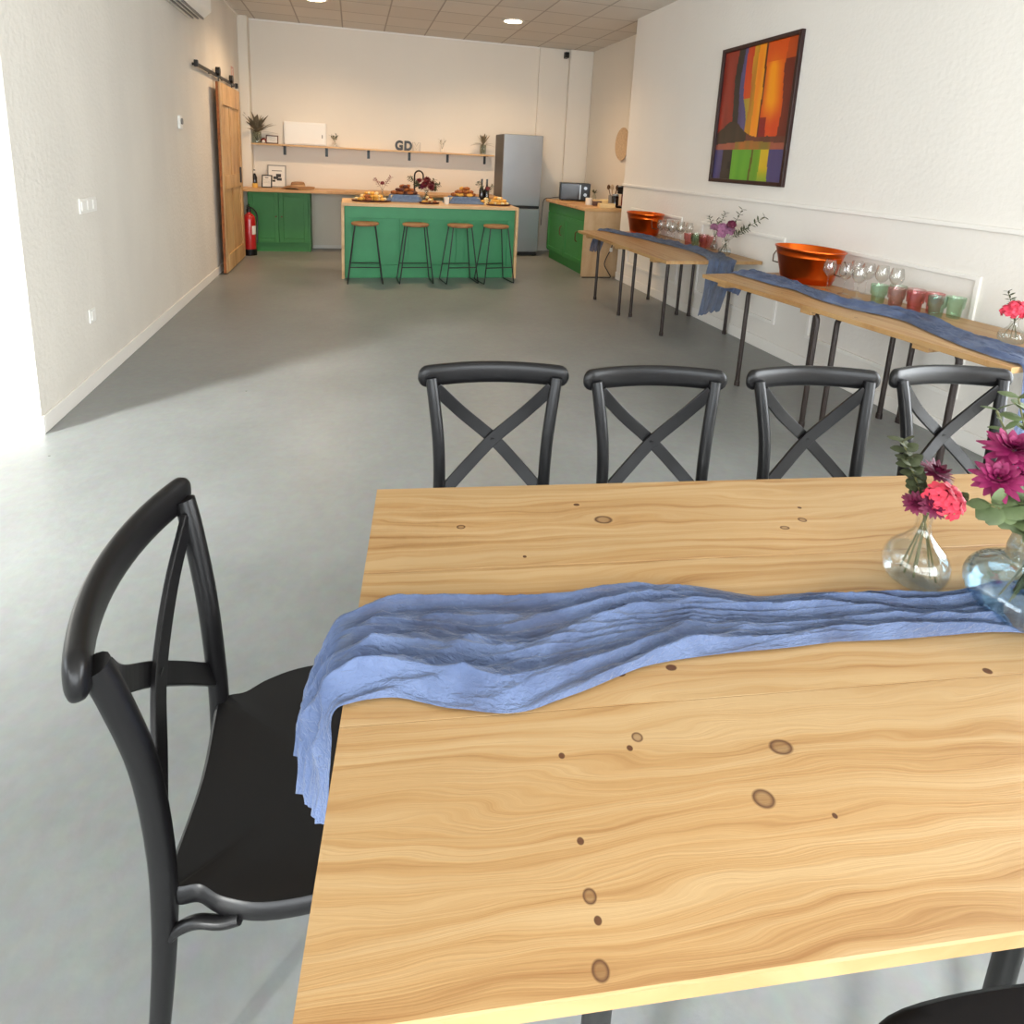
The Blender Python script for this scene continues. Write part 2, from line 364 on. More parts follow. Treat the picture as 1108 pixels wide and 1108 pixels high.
def tag(o, label, cat, group=None):
    o['label'] = label; o['category'] = cat
    if group: o['group'] = group
    return o
def thing(name, label, cat, loc=(0, 0, 0), rz=0, group=None):
    o = bpy.data.objects.new(name, None); COL.objects.link(o); o.empty_display_size = .1
    o.location = loc; o.rotation_euler = (0, 0, rz)
    return tag(o, label, cat, group)
def dup(root, loc, rz, label, group=None):
    def cp(o, par):
        c = o.copy(); COL.objects.link(c)
        if par: c.parent = par
        for ch in list(o.children): cp(ch, c)
        return c
    r = cp(root, None); r.location = loc; r.rotation_euler = (0, 0, rz); r['label'] = label
    if group: r['group'] = group
    return r
def struct(name, mb, mat, **k):
    o = mb.build(name, mat, **k); o['kind'] = 'structure'; return o
def catmull(P, n=8, closed=False):
    P = [Vector(p) for p in P]; out = []; m = len(P)
    for i in range(m if closed else m-1):
        g = lambda j: P[j % m] if closed else P[max(0, min(m-1, j))]
        a, b, c, d = g(i-1), g(i), g(i+1), g(i+2)
        for k in range(n):
            t = k/n
            out.append(.5*((2*b)+(c-a)*t+(2*a-5*b+4*c-d)*t*t+(3*b-3*c+d-a)*t**3))
    if not closed: out.append(P[-1])
    return out

# ------------------------------------------------------------------ room
XL, XR, XK, YW, YB, YR, ZC = -1.55, 3.42, 3.80, 3.39, 9.80, -3.0, 3.285
struct('floor', MB().box((-5.6, YR-.2, -.2), (4.1, 10.1, 0)), M['floor'])
struct('ceiling', MB().box((-5.6, YR-.2, ZC), (4.1, 10.1, ZC+.2)), M['ceiling'])
struct('wall_left', MB().box((XL-.2, YW, 0), (XL, YB, ZC)), M['wall_l'])
struct('wall_front_left', MB().box((-5.4, YW, 0), (XL-.2, YW+.2, ZC)), M['wall_w'])
struct('wall_far', MB().box((XL-.2, YB, 0), (4.0, YB+.2, ZC)), M['wall_k'])
struct('wall_right_far', MB().box((XK, 7.35, 0), (4.0, YB, ZC)), M['wall_k'])
struct('wall_right', MB().box((XR, 1.35, 0), (4.0, 7.35, ZC)), M['wall_w'])
struct('wall_side_left', MB().box((-5.6, YR, 0), (-5.4, -2.3, ZC)).box((-5.6, 2.6, 0), (-5.4, YW+.2, ZC)).box((-5.6, -2.3, 2.75), (-5.4, 2.6, ZC)).box((-5.6, -2.3, 0), (-5.4, 2.6, .25)), M['wall_w'])
# street side behind the viewer: glazed shopfront, and a tall window on the right near the front
mb = MB(); mb.box((-5.4, YR-.2, 0), (-4.6, YR, ZC)); mb.box((2.9, YR-.2, 0), (4.0, YR, ZC)); mb.box((-4.6, YR-.2, 2.75), (2.9, YR, ZC)); mb.box((-4.6, YR-.2, 0), (2.9, YR, .25))
struct('wall_rear', mb, M['wall_w'])
mb = MB(); mb.box((XR, YR, 0), (4.0, -1.7, ZC)); mb.box((XR, -1.7, 2.75), (4.0, 1.35, ZC)); mb.box((XR, -1.7, 0), (4.0, 1.35, .35))
struct('wall_right_front', mb, M['wall_w'])
def window(name, x0, x1, z0, z1, y, n, along='x', t=.06):
    f = MB(); w = .05
    def bx(a0, a1, b0, b1):
        if along == 'x': f.box((a0, y-t/2, b0), (a1, y+t/2, b1))
        else: f.box((y-t/2, a0, b0), (y+t/2, a1, b1))
    bx(x0, x1, z0, z0+w); bx(x0, x1, z1-w, z1)
    for i in range(n+1):
        c = x0+(x1-x0)*i/n; bx(max(x0, c-w/2), min(x1, c+w/2), z0+w, z1-w)
    o = struct(name, f, M['black_mt'])
    p = MB()
    if along == 'x': p.box((x0+w, y-.003, z0+w), (x1-w, y+.003, z1-w))
    else: p.box((y-.003, x0+w, z0+w), (y+.003, x1-w, z1-w))
    p.build('window_pane', M['pane'], o)
window('window_1', -4.6, 2.9, .25, 2.75, YR-.1, 5)
window('window_2', -1.7, 1.35, .35, 2.75, XR+.25, 2, 'y')
window('window_3', -2.3, 2.6, .25, 2.75, -5.5, 3, 'y')
struct('baseboard_left', MB().box((XL, YW, 0), (XL+.014, 9.15, .095)), M['trim'], bevel=.004)
struct('baseboard_front_left', MB().box((-5.4, YW-.014, 0), (XL+.014, YW, .095)), M['trim'], bevel=.004)
struct('baseboard_right', MB().box((XR-.014, 1.4, 0), (XR, 7.35, .10)), M['trim'], bevel=.004)
struct('baseboard_far', MB().box((-.6, YB-.012, 0), (2.2, YB, .05)), M['trim'])
struct('trim_1', MB().box((XR-.022, 1.36, 1.24), (XR, 7.352, 1.27)), M['trim'], bevel=.006)
def panel_frame(name, y0, y1, z0, z1, w=.028, d=.016):
    mb = MB(); ring = [((y0, z0), (y1, z0), (y1, z1), (y0, z1)), ((y0+w, z0+w), (y1-w, z0+w), (y1-w, z1-w), (y0+w, z1-w))]
    vs = [[[mb.bm.verts.new((x, a, b)) for a, b in r] for r in ring] for x in (XR-d, XR)]
    for i in range(4):
        j = (i+1) % 4
        for (p, q, r, s) in ((vs[0][0], vs[0][1], 0, 0), (vs[0][1], vs[1][1], 0, 0), (vs[0][0], vs[1][0], 0, 0)):
            mb.bm.faces.new((p[i], p[j], q[j], q[i]))
    struct(name, mb, M['trim'], bevel=.004)
panel_frame('trim_2', 5.80, 7.05, .25, .985)
panel_frame('trim_3', 4.17, 5.42, .25, .985)
panel_frame('trim_4', 2.55, 3.80, .25, .985)
panel_frame('trim_5', 1.45, 2.20, .25, .985)
struct('trim_6', MB().box((XL, 9.60, 0), (XL+.13, YB, ZC)), M['wall_k'], bevel=.008)          # boxed corner pipe
struct('trim_7', MB().box((2.90, YB-.05, 0), (3.40, YB, ZC)), M['wall_k'], bevel=.012)
struct('trim_8', MB().box((3.40, YB-.10, 0), (XK, YB, ZC)), M['wall_k'], bevel=.012)
struct('trim_9', MB().box((XL, YW+.2, ZC-.02), (XL+.02, YB, ZC)).box((XL, YB-.02, ZC-.02), (XK, YB, ZC)), M['trim'])

# ------------------------------------------------------------------ left wall fittings
t = thing('air_conditioner', 'white split air conditioner high on the left wall', 'air conditioner', (XL, 6.45, 2.70))
MB().prism([(0, 0), (.14, 0), (.215, .07), (.215, .26), (.19, .29), (0, .29)], -.42, .42).build('housing', M['white_pl'], t, bevel=.01).rotation_euler = (PI/2, 0, 0)
for k in range(3):
    MB().box((.05+.045*k, -.38, -.012), (.062+.045*k, .38, .006)).build('louvre', M['grey_pl'], t)
def door_rail():
    t = thing('door_rail', 'black sliding door track bar on the left wall', 'door track', (XL, 8.0, 2.285))
    MB().box((.035, -1.12, -.02), (.045, 1.12, .02)).build('track_bar', M['black_mt'], t, bevel=.003)
    for y in (-1.05, -.35, .35, 1.05):
        MB().tube([(0, y, 0), (.036, y, 0)], .014, 8).build('wall_spacer', M['black_mt'], t, smooth=True)
    for y in (-1.10, 1.10):
        MB().box((.03, y-.02, -.03), (.065, y+.02, .035)).build('end_stop', M['black_mt'], t, bevel=.004)
door_rail()
t = thing('barn_door', 'pine plank sliding barn door hung on the black track', 'door', (XL+.062, 8.31, .012))
DW, DH = .63, 2.19
MB().box((0, -DW, 0), (.024, DW, DH)).build('back_boards', M['pine_door'], t)
for y0, y1 in ((-DW, -DW+.12), (DW-.12, DW)):
    MB().box((.024, y0, 0), (.042, y1, DH)).build('stile', M['pine_door'], t, bevel=.003)
for z0, z1 in ((0, .20), (.98, 1.14), (DH-.24, DH)):
    MB().box((.024, -DW+.12, z0), (.046, DW-.12, z1)).build('cross_rail', M['pine_door'], t, bevel=.003)
MB().box((.024, -.05, .20), (.032, .05, .98)).build('middle_strip', M['pine_door'], t, bevel=.003)
MB().box((.024, -.05, 1.14), (.032, .05, DH-.24)).build('middle_strip', M['pine_door'], t, bevel=.003)
mb = MB(); pr = [(.0, -DW-.018, .0)]
for k in range(24):
    z = .0+DH*k/23; mb_w = .012+.02*max(0, noise.noise((z*5, 1.3, 0)))
    pr.append((0, -DW-mb_w, z))
pts = [(x, y) for _, x, y in pr[1:]]
poly = [(-DW, 0)]+[(a, b) for a, b in pts]+[(-DW, DH)]
o = MB(); vs0 = [o.bm.verts.new((.002, a, b)) for a, b in poly]; vs1 = [o.bm.verts.new((.028, a, b)) for a, b in poly]
o.bm.faces.new(vs0); o.bm.faces.new(vs1[::-1])
for i in range(len(poly)):
    j = (i+1) % len(poly); o.bm.faces.new((vs0[i], vs0[j], vs1[j], vs1[i]))
o.build('bark_edge', M['bread'], t); mb.bm.free()
for y in (-.40, .40):
    h = MB().box((-.012, y-.02, DH-.12), (-.004, y+.02, DH+.12)).build('hanger_strap', M['black_mt'], t)
    MB().tube([(-.03, y, DH+.13), (.012, y, DH+.13)], .05, 20).build('roller_wheel', M['black_mt'], h, smooth=True)
MB().box((.046, .40, 1.02), (.066, .43, 1.22)).build('handle', M['black_mt'], t, bevel=.003)

def plate(name, label, y, z, w, h, n, cat):
    t = thing(name, label, cat, (XL, y, z))
    MB().box((0, -w/2, -h/2), (.010, w/2, h/2)).build('cover_plate', M['white_pl'], t, bevel=.004)
    for k in range(n):
        c = -w/2+w*(k+.5)/n
        MB().box((.010, c-.026, -.028), (.016, c+.026, .028)).build('rocker', M['trim'], t, bevel=.003)
plate('light_switch', 'white triple light switch at mid height on the left wall', 4.17, 1.11, .24, .09, 3, 'light switch')
plate('wall_socket', 'white socket low on the left wall above the skirting', 4.09, .445, .085, .085, 1, 'socket')
t = thing('thermostat', 'small white thermostat on the left wall before the pine door', 'thermostat', (XL, 6.33, 1.69))
MB().box((0, -.045, -.06), (.022, .045, .06)).build('housing', M['white_pl'], t, bevel=.006)
MB().tube([(.022, 0, .01), (.032, 0, .01)], .028, 20).build('dial', M['grey_pl'], t, smooth=True)
t = thing('fire_sign', 'faded red extinguisher sign on the wall beyond the pine door', 'sign', (XL, 9.09, 2.40))
MB().box((0, -.075, -.13), (.006, .075, .13)).build('sign_panel', M['sign_red'], t)
MB().box((.006, -.05, -.02), (.0075, -.01, .09)).box((.006, -.035, .09), (.0075, .01, .105)).build('pictogram', M['paper'], t)

# fire extinguisher
t = thing('fire_extinguisher', 'red fire extinguisher standing beside the green cabinet', 'fire extinguisher', (-1.41, 9.10, 0))
MB().lathe([(.088, 0), (.09, .01), (.09, .085), (.084, .09)], 24).build('base_cup', M['black_pl'], t, smooth=True)
MB().lathe([(.082, .088), (.084, .10), (.084, .50), (.075, .545), (.045, .58), (.028, .59), (.028, .615)], 24).build('cylinder', M['red'], t, smooth=True)
MB().lathe([(.032, .61), (.032, .65), (.02, .66), (.02, .68)], 16).build('valve', M['black_mt'], t, smooth=True)
MB().box((-.012, -.11, .675), (.012, .03, .69)).build('carry_handle', M['black_mt'], t, bevel=.003)
MB().box((-.012, -.10, .70), (.012, .03, .712)).build('squeeze_lever', M['black_mt'], t, bevel=.003)
MB().tube(catmull([(0, .02, .65), (.03, .06, .66), (.095, .03, .58), (.105, -.01, .40), (.10, -.03, .18)], 8), .011, 8).build('hose', M['black_mt'], t, smooth=True)
mb = MB()
for k in range(12):
    a = -PI/2+k*.09+.55; b = a+.09
    mb.quad(*[(.0852*math.cos(q), .0852*math.sin(q), z) for q, z in ((a, .30), (b, .30), (b, .42), (a, .42))])
mb.build('label_sticker', M['paper'], t, solid=.0006)

# ------------------------------------------------------------------ far kitchen wall
def cab_door(t, x0, x1, z0, z1, y, mat, handle=None, axis='x'):
    """shaker style door in front of plane y (facing -y)"""
    f = .06
    mb = MB(); mb.box((x0, y-.020, z0), (x0+f, y, z1)); mb.box((x1-f, y-.020, z0), (x1, y, z1)); mb.box((x0+f, y-.020, z0), (x1-f, y, z0+f)); mb.box((x0+f, y-.020, z1-f), (x1-f, y, z1))
    mb.box((x0+f, y-.010, z0+f), (x1-f, y, z1-f))
    d = mb.build('door', mat, t, bevel=.003)
    if handle:
        hx, hz0, hz1 = handle
        MB().tube(catmull([(hx, y-.02, hz0), (hx, y-.045, hz0+.02), (hx, y-.048, (hz0+hz1)/2), (hx, y-.045, hz1-.02), (hx, y-.02, hz1)], 5), .008, 8).build('handle', M['iron'], d, smooth=True)
    return d
YF = 9.42
t = thing('base_cabinet', 'green two-door base cabinet at the left end of the counter', 'cabinet', (0, 0, 0))
t.location = (-1.05, YF, 0)
MB().box((-.42, 0, .12), (.42, .37, .885)).build('carcass', M['green'], t)
MB().box((-.42, .02, 0), (.42, .36, .12)).build('plinth', M['green'], t)
cab_door(t, -.41, -.003, .14, .875, 0, M['green']); cab_door(t, .003, .41, .14, .875, 0, M['green'])
MB().box((.42, -.012, 0), (.436, .37, .885)).build('end_panel', M['green'], t)
for x in (-.04, .04): MB().tube([(x, -.02, .52), (x, -.034, .52)], .012, 10).build('knob', M['iron'], t, smooth=True)
o = MB().box((-1.54, 9.16, .888), (2.20, YB-.005, .928)).build('kitchen_worktop', M['worktop'], bevel=.004)
tag(o, 'long wooden worktop along the far wall', 'worktop')
t = thing('kitchen_tap', 'black gooseneck tap on the far wooden worktop', 'tap', (.93, 9.62, .928), 1.0)
MB().lathe([(.028, 0), (.028, .012), (.018, .03), (.016, .05)], 16).build('tap_base', M['black_mt'], t, smooth=True)
MB().tube([(0, 0, .04), (0, 0, .26)]+[(0, -.075+.075*math.cos(a), .26+.075*math.sin(a)) for a in (PI*k/10 for k in range(1, 11))]+[(0, -.15, .20)], .013, 10).build('spout', M['black_mt'], t, smooth=True)
MB().tube([(.015, 0, .07), (.06, -.01, .09)], .007, 8).build('lever', M['black_mt'], t, smooth=True)
# shelf
t = thing('wall_shelf', 'long pale wooden shelf on black brackets on the far wall', 'shelf', (0, YB, 1.548))
MB().box((-1.42, -.20, -.012), (2.19, 0, .012)).build('shelf_board', M['shelf_wood'], t, bevel=.003)
for x in (-.985, -.385, .235, .86, 1.465, 2.07):
    mb = MB(); mb.box((x-.02, -.19, -.0165), (x+.02, -.006, -.0118)); mb.box((x-.02, -.006, -.14), (x+.02, 0, -.0118))
    mb.build('bracket', M['black_mt'], t)
ZS = 1.561; YS = 9.68

def leaf_blade(mb, base, d, up, L, w, bend=.3, n=5):
    d = Vector(d).normalized(); up = Vector(up); side = d.cross(up)
    if side.length < 1e-3: side = d.cross(Vector((1, .2, 0)))
    side.normalize(); nrm = side.cross(d)
    rows = []
    for i in range(n+1):
        s = i/n; c = Vector(base)+d*(L*s)-nrm*(bend*L*s*s); ww = w*math.sin(PI*min(.98, max(.06, s*.92+.05)))**.72
        rows.append((mb.bm.verts.new(c-side*ww/2), mb.bm.verts.new(c+nrm*ww*.10), mb.bm.verts.new(c+side*ww/2)))
    for a, b in zip(rows, rows[1:]):
        mb.bm.faces.new((a[0], a[1], b[1], b[0])); mb.bm.faces.new((a[1], a[2], b[2], b[1]))
def rdir(tilt, a):
    return Vector((math.sin(tilt)*math.cos(a), math.sin(tilt)*math.sin(a), math.cos(tilt)))

# dried plant at the shelf's left end
t = thing('dried_plant', 'bushy dried plant in a clear jar at the shelf left end', 'plant', (-1.35, YS, ZS))
MB().lathe([(.055, 0), (.065, .01), (.065, .14), (.05, .17), (.047, .17), (.06, .14), (.06, .012), (0, .012)], 20).build('jar', M['glass_grey'], t, smooth=True)
mb = MB()
for k in range(46):
    d = rdir(random.uniform(.1, 1.45), random.uniform(0, 2*PI)); d.y = -abs(d.y)*.8; d.x = max(d.x, -.3); leaf_blade(mb, Vector((0, 0, .15))+d*.02, d, (0, 0, 1), random.uniform(.16, .31), random.uniform(.028, .05), .2)
mb.build('foliage', M['dried'], t, smooth=True)
mb = MB()
for k in range(6):
    d = rdir(random.uniform(0, .35), k); mb.tube([(0, 0, .015), tuple(d*.2)], .003, 5)
mb.build('stems', M['stem'], t)
t = thing('shelf_ornament', 'small red and white ornament beside the framed card', 'ornament', (-1.255, YS-.03, ZS))
MB().ball((0, 0, .04), .042, 2, (1, .8, .95)).build('body', M['coffee_red'], t, smooth=True)
MB().ball((0, -.028, .025), .024, 2, (1, .7, 1)).build('belly', M['paper'], t, smooth=True)
def pic_frame(name, label, loc, w, h, tilt, rz, fm, art, fw=.014):
    t = thing(name, label, 'picture frame', loc, rz)
    R = Matrix.Rotation(tilt, 3, 'X')
    mb = MB()
    for a in (((-w/2, -.009, 0), (-w/2+fw, .009, h)), ((w/2-fw, -.009, 0), (w/2, .009, h)), ((-w/2+fw, -.009, 0), (w/2-fw, .009, fw)), ((-w/2+fw, -.009, h-fw), (w/2-fw, .009, h))):
        mb.box(a[0], a[1], R)
    mb.build('frame', fm, t)
    MB().box((-w/2+fw, -.002, fw), (w/2-fw, .006, h-fw), R).build('print', M['paper'], t)
    mb = MB()
    for a in art: mb.box((a[0], -.0035, a[1]), (a[2], -.0021, a[3]), R)
    mb.build('print_marks', M['ink'], t)
    return t
pic_frame('framed_card', 'brown framed landscape certificate on the wall shelf', (-1.145, YS, ZS+.0005), .17, .12, -.12, 0, M['brown_frame'], [(-.045, .085, .045, .087), (-.05, .06, .05, .062), (-.03, .04, .03, .042)])
t = thing('fuse_box', 'white rectangular fuse box cover on the wall above the shelf', 'fuse box', (-.685, YB, 1.565))
MB().box((-.298, -.075, 0), (.298, 0, .33)).build('housing', M['white_pl'], t, bevel=.006)
MB().box((-.28, -.085, .018), (.28, -.075, .312)).build('door', M['white_pl'], t, bevel=.004)
MB().box((.235, -.092, .11), (.25, -.085, .16)).build('latch', M['grey_pl'], t, bevel=.002)
def sprig_vase(name, label, loc, h, mv, ml, nst, leaf=.05, spread=.5, r=.028, wleaf=.4, cat='vase'):
    t = thing(name, label, cat, loc)
    MB().lathe([(r*.8, 0), (r, .008), (r, h*.7), (r*.55, h), (r*.5, h), (r*.9, h*.68), (r*.88, .01), (0, .01)], 18).build('vase', mv, t, smooth=True)
    mb = MB(); ms = MB()
    for k in range(nst):
        a = k*2*PI/nst+.4; d = rdir(spread*random.uniform(.5, 1.1), a); d = Vector((math.copysign(max(abs(d.x), .25), d.x), d.y*.5, d.z)).normalized()
        p0 = Vector((0, 0, h*.3)); p1 = Vector((0, 0, h))+d*leaf*2.2; ms.tube([p0, Vector((0, 0, h)), p1], .0022, 5)
        for q in range(5):
            s = .35+.65*q/4; c = Vector((0, 0, h))+d*(leaf*2.2*s); dd = (d+rdir(1.2, q*2.4)*.7).normalized(); leaf_blade(mb, c, dd, (0, 0, 1), leaf*random.uniform(.7, 1.1), leaf*wleaf, .25, 4)
    ms.build('stems', M['stem'], t); mb.build('leaves', ml, t, smooth=True)
    return t
sprig_vase('sprig_vase', 'little glass vase with dark sprig right of the fuse box', (-.26, YS, ZS), .07, M['glass'], M['leaf_d'], 4, .045, .6)
sprig_vase('sprig_vase', 'small white vase with two pale twigs on the shelf', (1.36, YS, ZS), .05, M['mug'], M['dried'], 2, .06, .35, .022, .16)
# sign letters
t = thing('letter_sign', 'shelf sign of letters G D M with outlined M', 'sign', (.78, YS-.02, ZS))
def letter(txt, x, sz, mat, ext, name):
    c = bpy.data.curves.new('txt', 'FONT'); c.body = txt; c.size = sz; c.extrude = ext; c.align_x = 'LEFT'; c.offset = .010
    o = bpy.data.objects.new('txt', c); COL.objects.link(o)
    dg = bpy.context.evaluated_depsgraph_get(); me = bpy.data.meshes.new_from_object(o.evaluated_get(dg)); bpy.data.objects.remove(o)
    me.materials.clear(); me.materials.append(mat)
    n = bpy.data.objects.new(name, me); COL.objects.link(n); n.parent = t; n.location = (x, 0, .008); n.scale = (.86, 1, 1); n.rotation_euler = (PI/2, 0, 0)
letter('G', -.150, .19, M['black_mt'], .012, 'letter'); letter('D', -.015, .19, M['black_mt'], .012, 'letter')
mb = MB(); mb.tube([(.115, 0, .003), (.115, 0, .128), (.145, 0, .128), (.175, 0, .07), (.205, 0, .128), (.235, 0, .128), (.235, 0, .003), (.215, 0, .003), (.215, 0, .09), (.175, 0, .02), (.135, 0, .09), (.135, 0, .003), (.115, 0, .003)], .0035, 6)
mb.build('wire_letter', M['grey_frame'], t)
t = thing('dried_palm_vase', 'drooping dried palm leaves in a glass vase near the fridge', 'plant', (2.015, YS, ZS))
MB().lathe([(.04, 0), (.048, .01), (.05, .13), (.044, .15), (.040, .15), (.045, .13), (.043, .012), (0, .012)], 20).build('vase', M['glass_grey'], t, smooth=True)
mb = MB()
for k, (a, ti) in enumerate(((0, .9), (PI, .9), (.5, .5), (2.6, .5), (-.3, 1.2), (3.4, 1.15), (-1.2, .4), (1.2, .2), (-2, .6), (4.4, .25))):
    d = rdir(ti, a); d.y *= .5; leaf_blade(mb, Vector((0, 0, .14)), d, (0, 0, 1), random.uniform(.15, .20), .04, .55 if ti > .7 else .15, 6)
mb.build('palm_leaves', M['dried'], t, smooth=True)
mb = MB()
for k in range(5): mb.tube([(.01*math.cos(k*1.3), .01*math.sin(k*1.3), .014), (.02*math.cos(k), .02*math.sin(k), .16)], .003, 5)
mb.build('stems', M['stem'], t)

# counter items
ZW = .928
t = thing('wine_bottle', 'dark bottle with pale band in the counter corner', 'bottle', (-1.40, 9.66, ZW))
MB().lathe([(.034, 0), (.036, .005), (.036, .14), (.014, .19), (.013, .25), (0, .25)], 18).build('bottle', M['bottle'], t, smooth=True)
MB().lathe([(.0145, .195), (.0145, .235)], 16, cap0=False, cap1=False).build('neck_band', M['paper'], t, smooth=True, solid=.001)
o = MB().lathe([(.036, 0), (.038, .005), (.038, .055), (.034, .06), (0, .06)], 18, (-1.375, 9.50, ZW)).build('candle', M['yellow'], smooth=True)
tag(o, 'short yellow candle in front of the dark bottle', 'candle')
pic_frame('framed_note', 'small black framed note leaning on the larger grey frame', (-1.22, 9.53, ZW), .145, .185, -.22, -.15, M['black_mt'], [(-.03, .14, .02, .15), (-.045, .11, .04, .112), (-.045, .09, .04, .092), (-.045, .07, .04, .072)])
pic_frame('framed_print', 'larger grey framed print leaning on the far wall', (-1.10, 9.70, ZW), .26, .33, -.20, 0, M['grey_frame'], [(-.07, .24, .07, .25), (-.05, .12, .02, .16), (-.01, .15, .06, .20), (.0, .10, .07, .14), (-.06, .08, -.02, .11)])
t = thing('sun_hat', 'tan straw hat with wide brim lying on the worktop', 'hat', (-.78, 9.45, ZW))
mb = MB(); prof = [(.235, .004), (.232, .010), (.17, .028), (.11, .036), (.098, .042), (.095, .075), (.085, .098), (.05, .104), (0, .100)]
mb.lathe(prof, 36, cap0=False)
for v in mb.bm.verts:
    r = math.hypot(v.co.x, v.co.y)
    if r > .12: v.co.z += .022*math.sin(3*math.atan2(v.co.y, v.co.x)+1)*(r-.12)/.1
    v.co.z = max(v.co.z, .003)
M['hat'] = simple('tan_straw', (150, 112, 76), .85, bump=.5, bscale=120, var=.15, vscale=40)
M['hat_band'] = simple('hat_band', (196, 158, 116), .8)
mb.build('straw_hat', M['hat'], t, smooth=True, solid=.003)
MB().lathe([(.101, .040), (.099, .062)], 36, cap0=False, cap1=False).build('hat_band', M['hat_band'], t, smooth=True, solid=.002)

# fridge
t = thing('fridge_freezer', 'tall brushed steel fridge freezer by the far wall', 'fridge', (2.55, 9.18, 0))
MB().box((-.31, .06, .05), (.31, .60, 1.885)).build('cabinet', M['fridge_side'], t, bevel=.006)
MB().box((-.31, 0, .80), (.31, .055, 1.885)).build('upper_door', M['steel'], t, bevel=.008)
MB().box((-.31, 0, .07), (.31, .055, .755)).build('lower_door', M['steel'], t, bevel=.008)
MB().box((-.305, .02, .757), (.305, .06, .798)).build('door_gap', M['black_mt'], t)
MB().box((-.30, .03, .012), (.30, .07, .066)).build('kick_plate', M['black_mt'], t)
for x in (-.27, .27):
    for y in (.10, .55): MB().tube([(x, y, 0), (x, y, .052)], .02, 10).build('foot', M['black_mt'], t, smooth=True)
MB().box((-.306, .002, .80), (-.296, .010, 1.885)).build('recessed_grip', M['grey_pl'], t)

# right-hand cabinet (faces -x), built facing -y then turned
t = thing('side_cabinet', 'green cabinet with wooden end panel under the right counter', 'cabinet', (3.0, 8.36, 0), -PI/2)
# local: x runs toward -y world ; local -y faces -x world
MB().box((-.74, 0, .13), (.85, .78, .885)).build('carcass', M['green'], t)
MB().box((-.74, .035, 0), (.85, .76, .13)).build('plinth', M['green'], t)
cab_door(t, -.72, .052, .15, .735, 0, M['green'], (-.06, .44, .58)); cab_door(t, .058, .84, .15, .735, 0, M['green'], (.60, .44, .58))
MB().box((-.72, -.018, .75), (.84, 0, .875)).build('drawer_front', M['green'], t, bevel=.003)
MB().box((.85, -.03, 0), (.872, .79, .887)).build('end_panel', M['oak_ply'], t)
o = MB().box((2.94, 7.44, .888), (XK-.005, 9.12, .928)).build('side_worktop', M['worktop'], bevel=.004)
o.data.materials[0] = M['worktop']; tag(o, 'wooden worktop on the green side cabinet', 'worktop')
# microwave
t = thing('microwave', 'black microwave oven on the side worktop by the fridge', 'microwave', (3.33, 8.92, ZW), -.28)
MB().box((-.23, -.15, .012), (.23, .17, .27)).build('housing', M['black_pl'], t, bevel=.006)
MB().box((-.215, -.163, .025), (.09, -.15, .258)).build('door', M['micro_glass'], t, bevel=.003)
MB().box((-.17, -.166, .075), (.03, -.163, .21)).build('door_window', M['micro_glass'], t)
MB().box((.065, -.185, .03), (.085, -.163, .25)).build('handle', M['steel'], t, bevel=.004)
MB().box((.095, -.158, .025), (.222, -.15, .258)).build('control_panel', M['black_pl'], t)
for z in (.20, .10): MB().tube([(.155, -.158, z), (.155, -.178, z)], .024, 18).build('knob', M['steel'], t, smooth=True)
for x in (-.19, .19):
    for y in (-.11, .13): MB().tube([(x, y, 0), (x, y, .014)], .012, 8).build('foot', M['black_mt'], t)
o = MB().tube(catmull([(3.20, 9.10, .96), (3.10, 9.16, .95), (3.03, 9.19, .935), (2.955, 9.165, .93), (2.91, 9.165, .86), (2.905, 9.20, .5)], 6), .005, 6).build('power_cord', M['black_mt'], smooth=True)
tag(o, 'thin dark power cord between microwave and fridge', 'cord')
# small clutter on the side worktop
t = thing('soap_bottle', 'clear bottle with dark sprig behind the white mug', 'bottle', (3.42, 8.32, ZW))
MB().lathe([(.03, 0), (.032, .006), (.032, .10), (.012, .14), (.012, .17), (0, .17)], 16).build('bottle', M['glass_grey'], t, smooth=True)
mb = MB()
for k in range(9): leaf_blade(mb, (0, 0, .15), rdir(.3+.1*k, k*1.7), (0, 0, 1), .07, .025, .2, 3)
mb.build('sprig', M['leaf_d'], t)
def mug(name, label, loc, r=.04, h=.095, rz=0, m='mug'):
    t = thing(name, label, 'mug', loc, rz)
    MB().lathe([(r*.9, 0), (r, .006), (r, h), (r-.004, h), (r-.004, .008), (0, .008)], 20).build('cup', M[m], t, smooth=True)
    MB().tube([(r-.002, 0, h*.78), (r+.022, 0, h*.74), (r+.026, 0, h*.5), (r+.02, 0, h*.28), (r-.002, 0, h*.24)], .005, 8).build('handle', M[m], t, smooth=True)
mug('mug', 'white mug at the front of the side worktop', (3.22, 8.02, ZW), .048, .10)
t = thing('tea_box', 'dark brown lidded box beside the white mug', 'box', (3.31, 7.93, ZW), -.2)
MB().box((-.06, -.045, 0), (.06, .045, .065)).build('box', M['brown_frame'], t, bevel=.003)
MB().box((-.063, -.048, .066), (.063, .048, .085)).build('lid', M['box_wood'], t, bevel=.003)
o = MB().box((-.11, -.05, 0), (.11, .05, .06)).build('wooden_crate', M['box_wood'], bevel=.003, loc=(3.31, 7.60, ZW)); o.rotation_euler = (0, 0, -.1)
tag(o, 'pale wooden box at the front edge of the side worktop', 'box')
t = thing('round_loaf', 'pale round loaf behind the dark brown box', 'bread', (3.56, 8.24, ZW))
MB().lathe([(.09, 0), (.10, .006), (.10, .05), (.085, .07), (0, .075)], 24).build('crust', M['snack_w'], t, smooth=True)
t = thing('utensil_jar', 'grey jar full of wooden kitchen utensils', 'utensil jar', (3.56, 7.98, ZW))
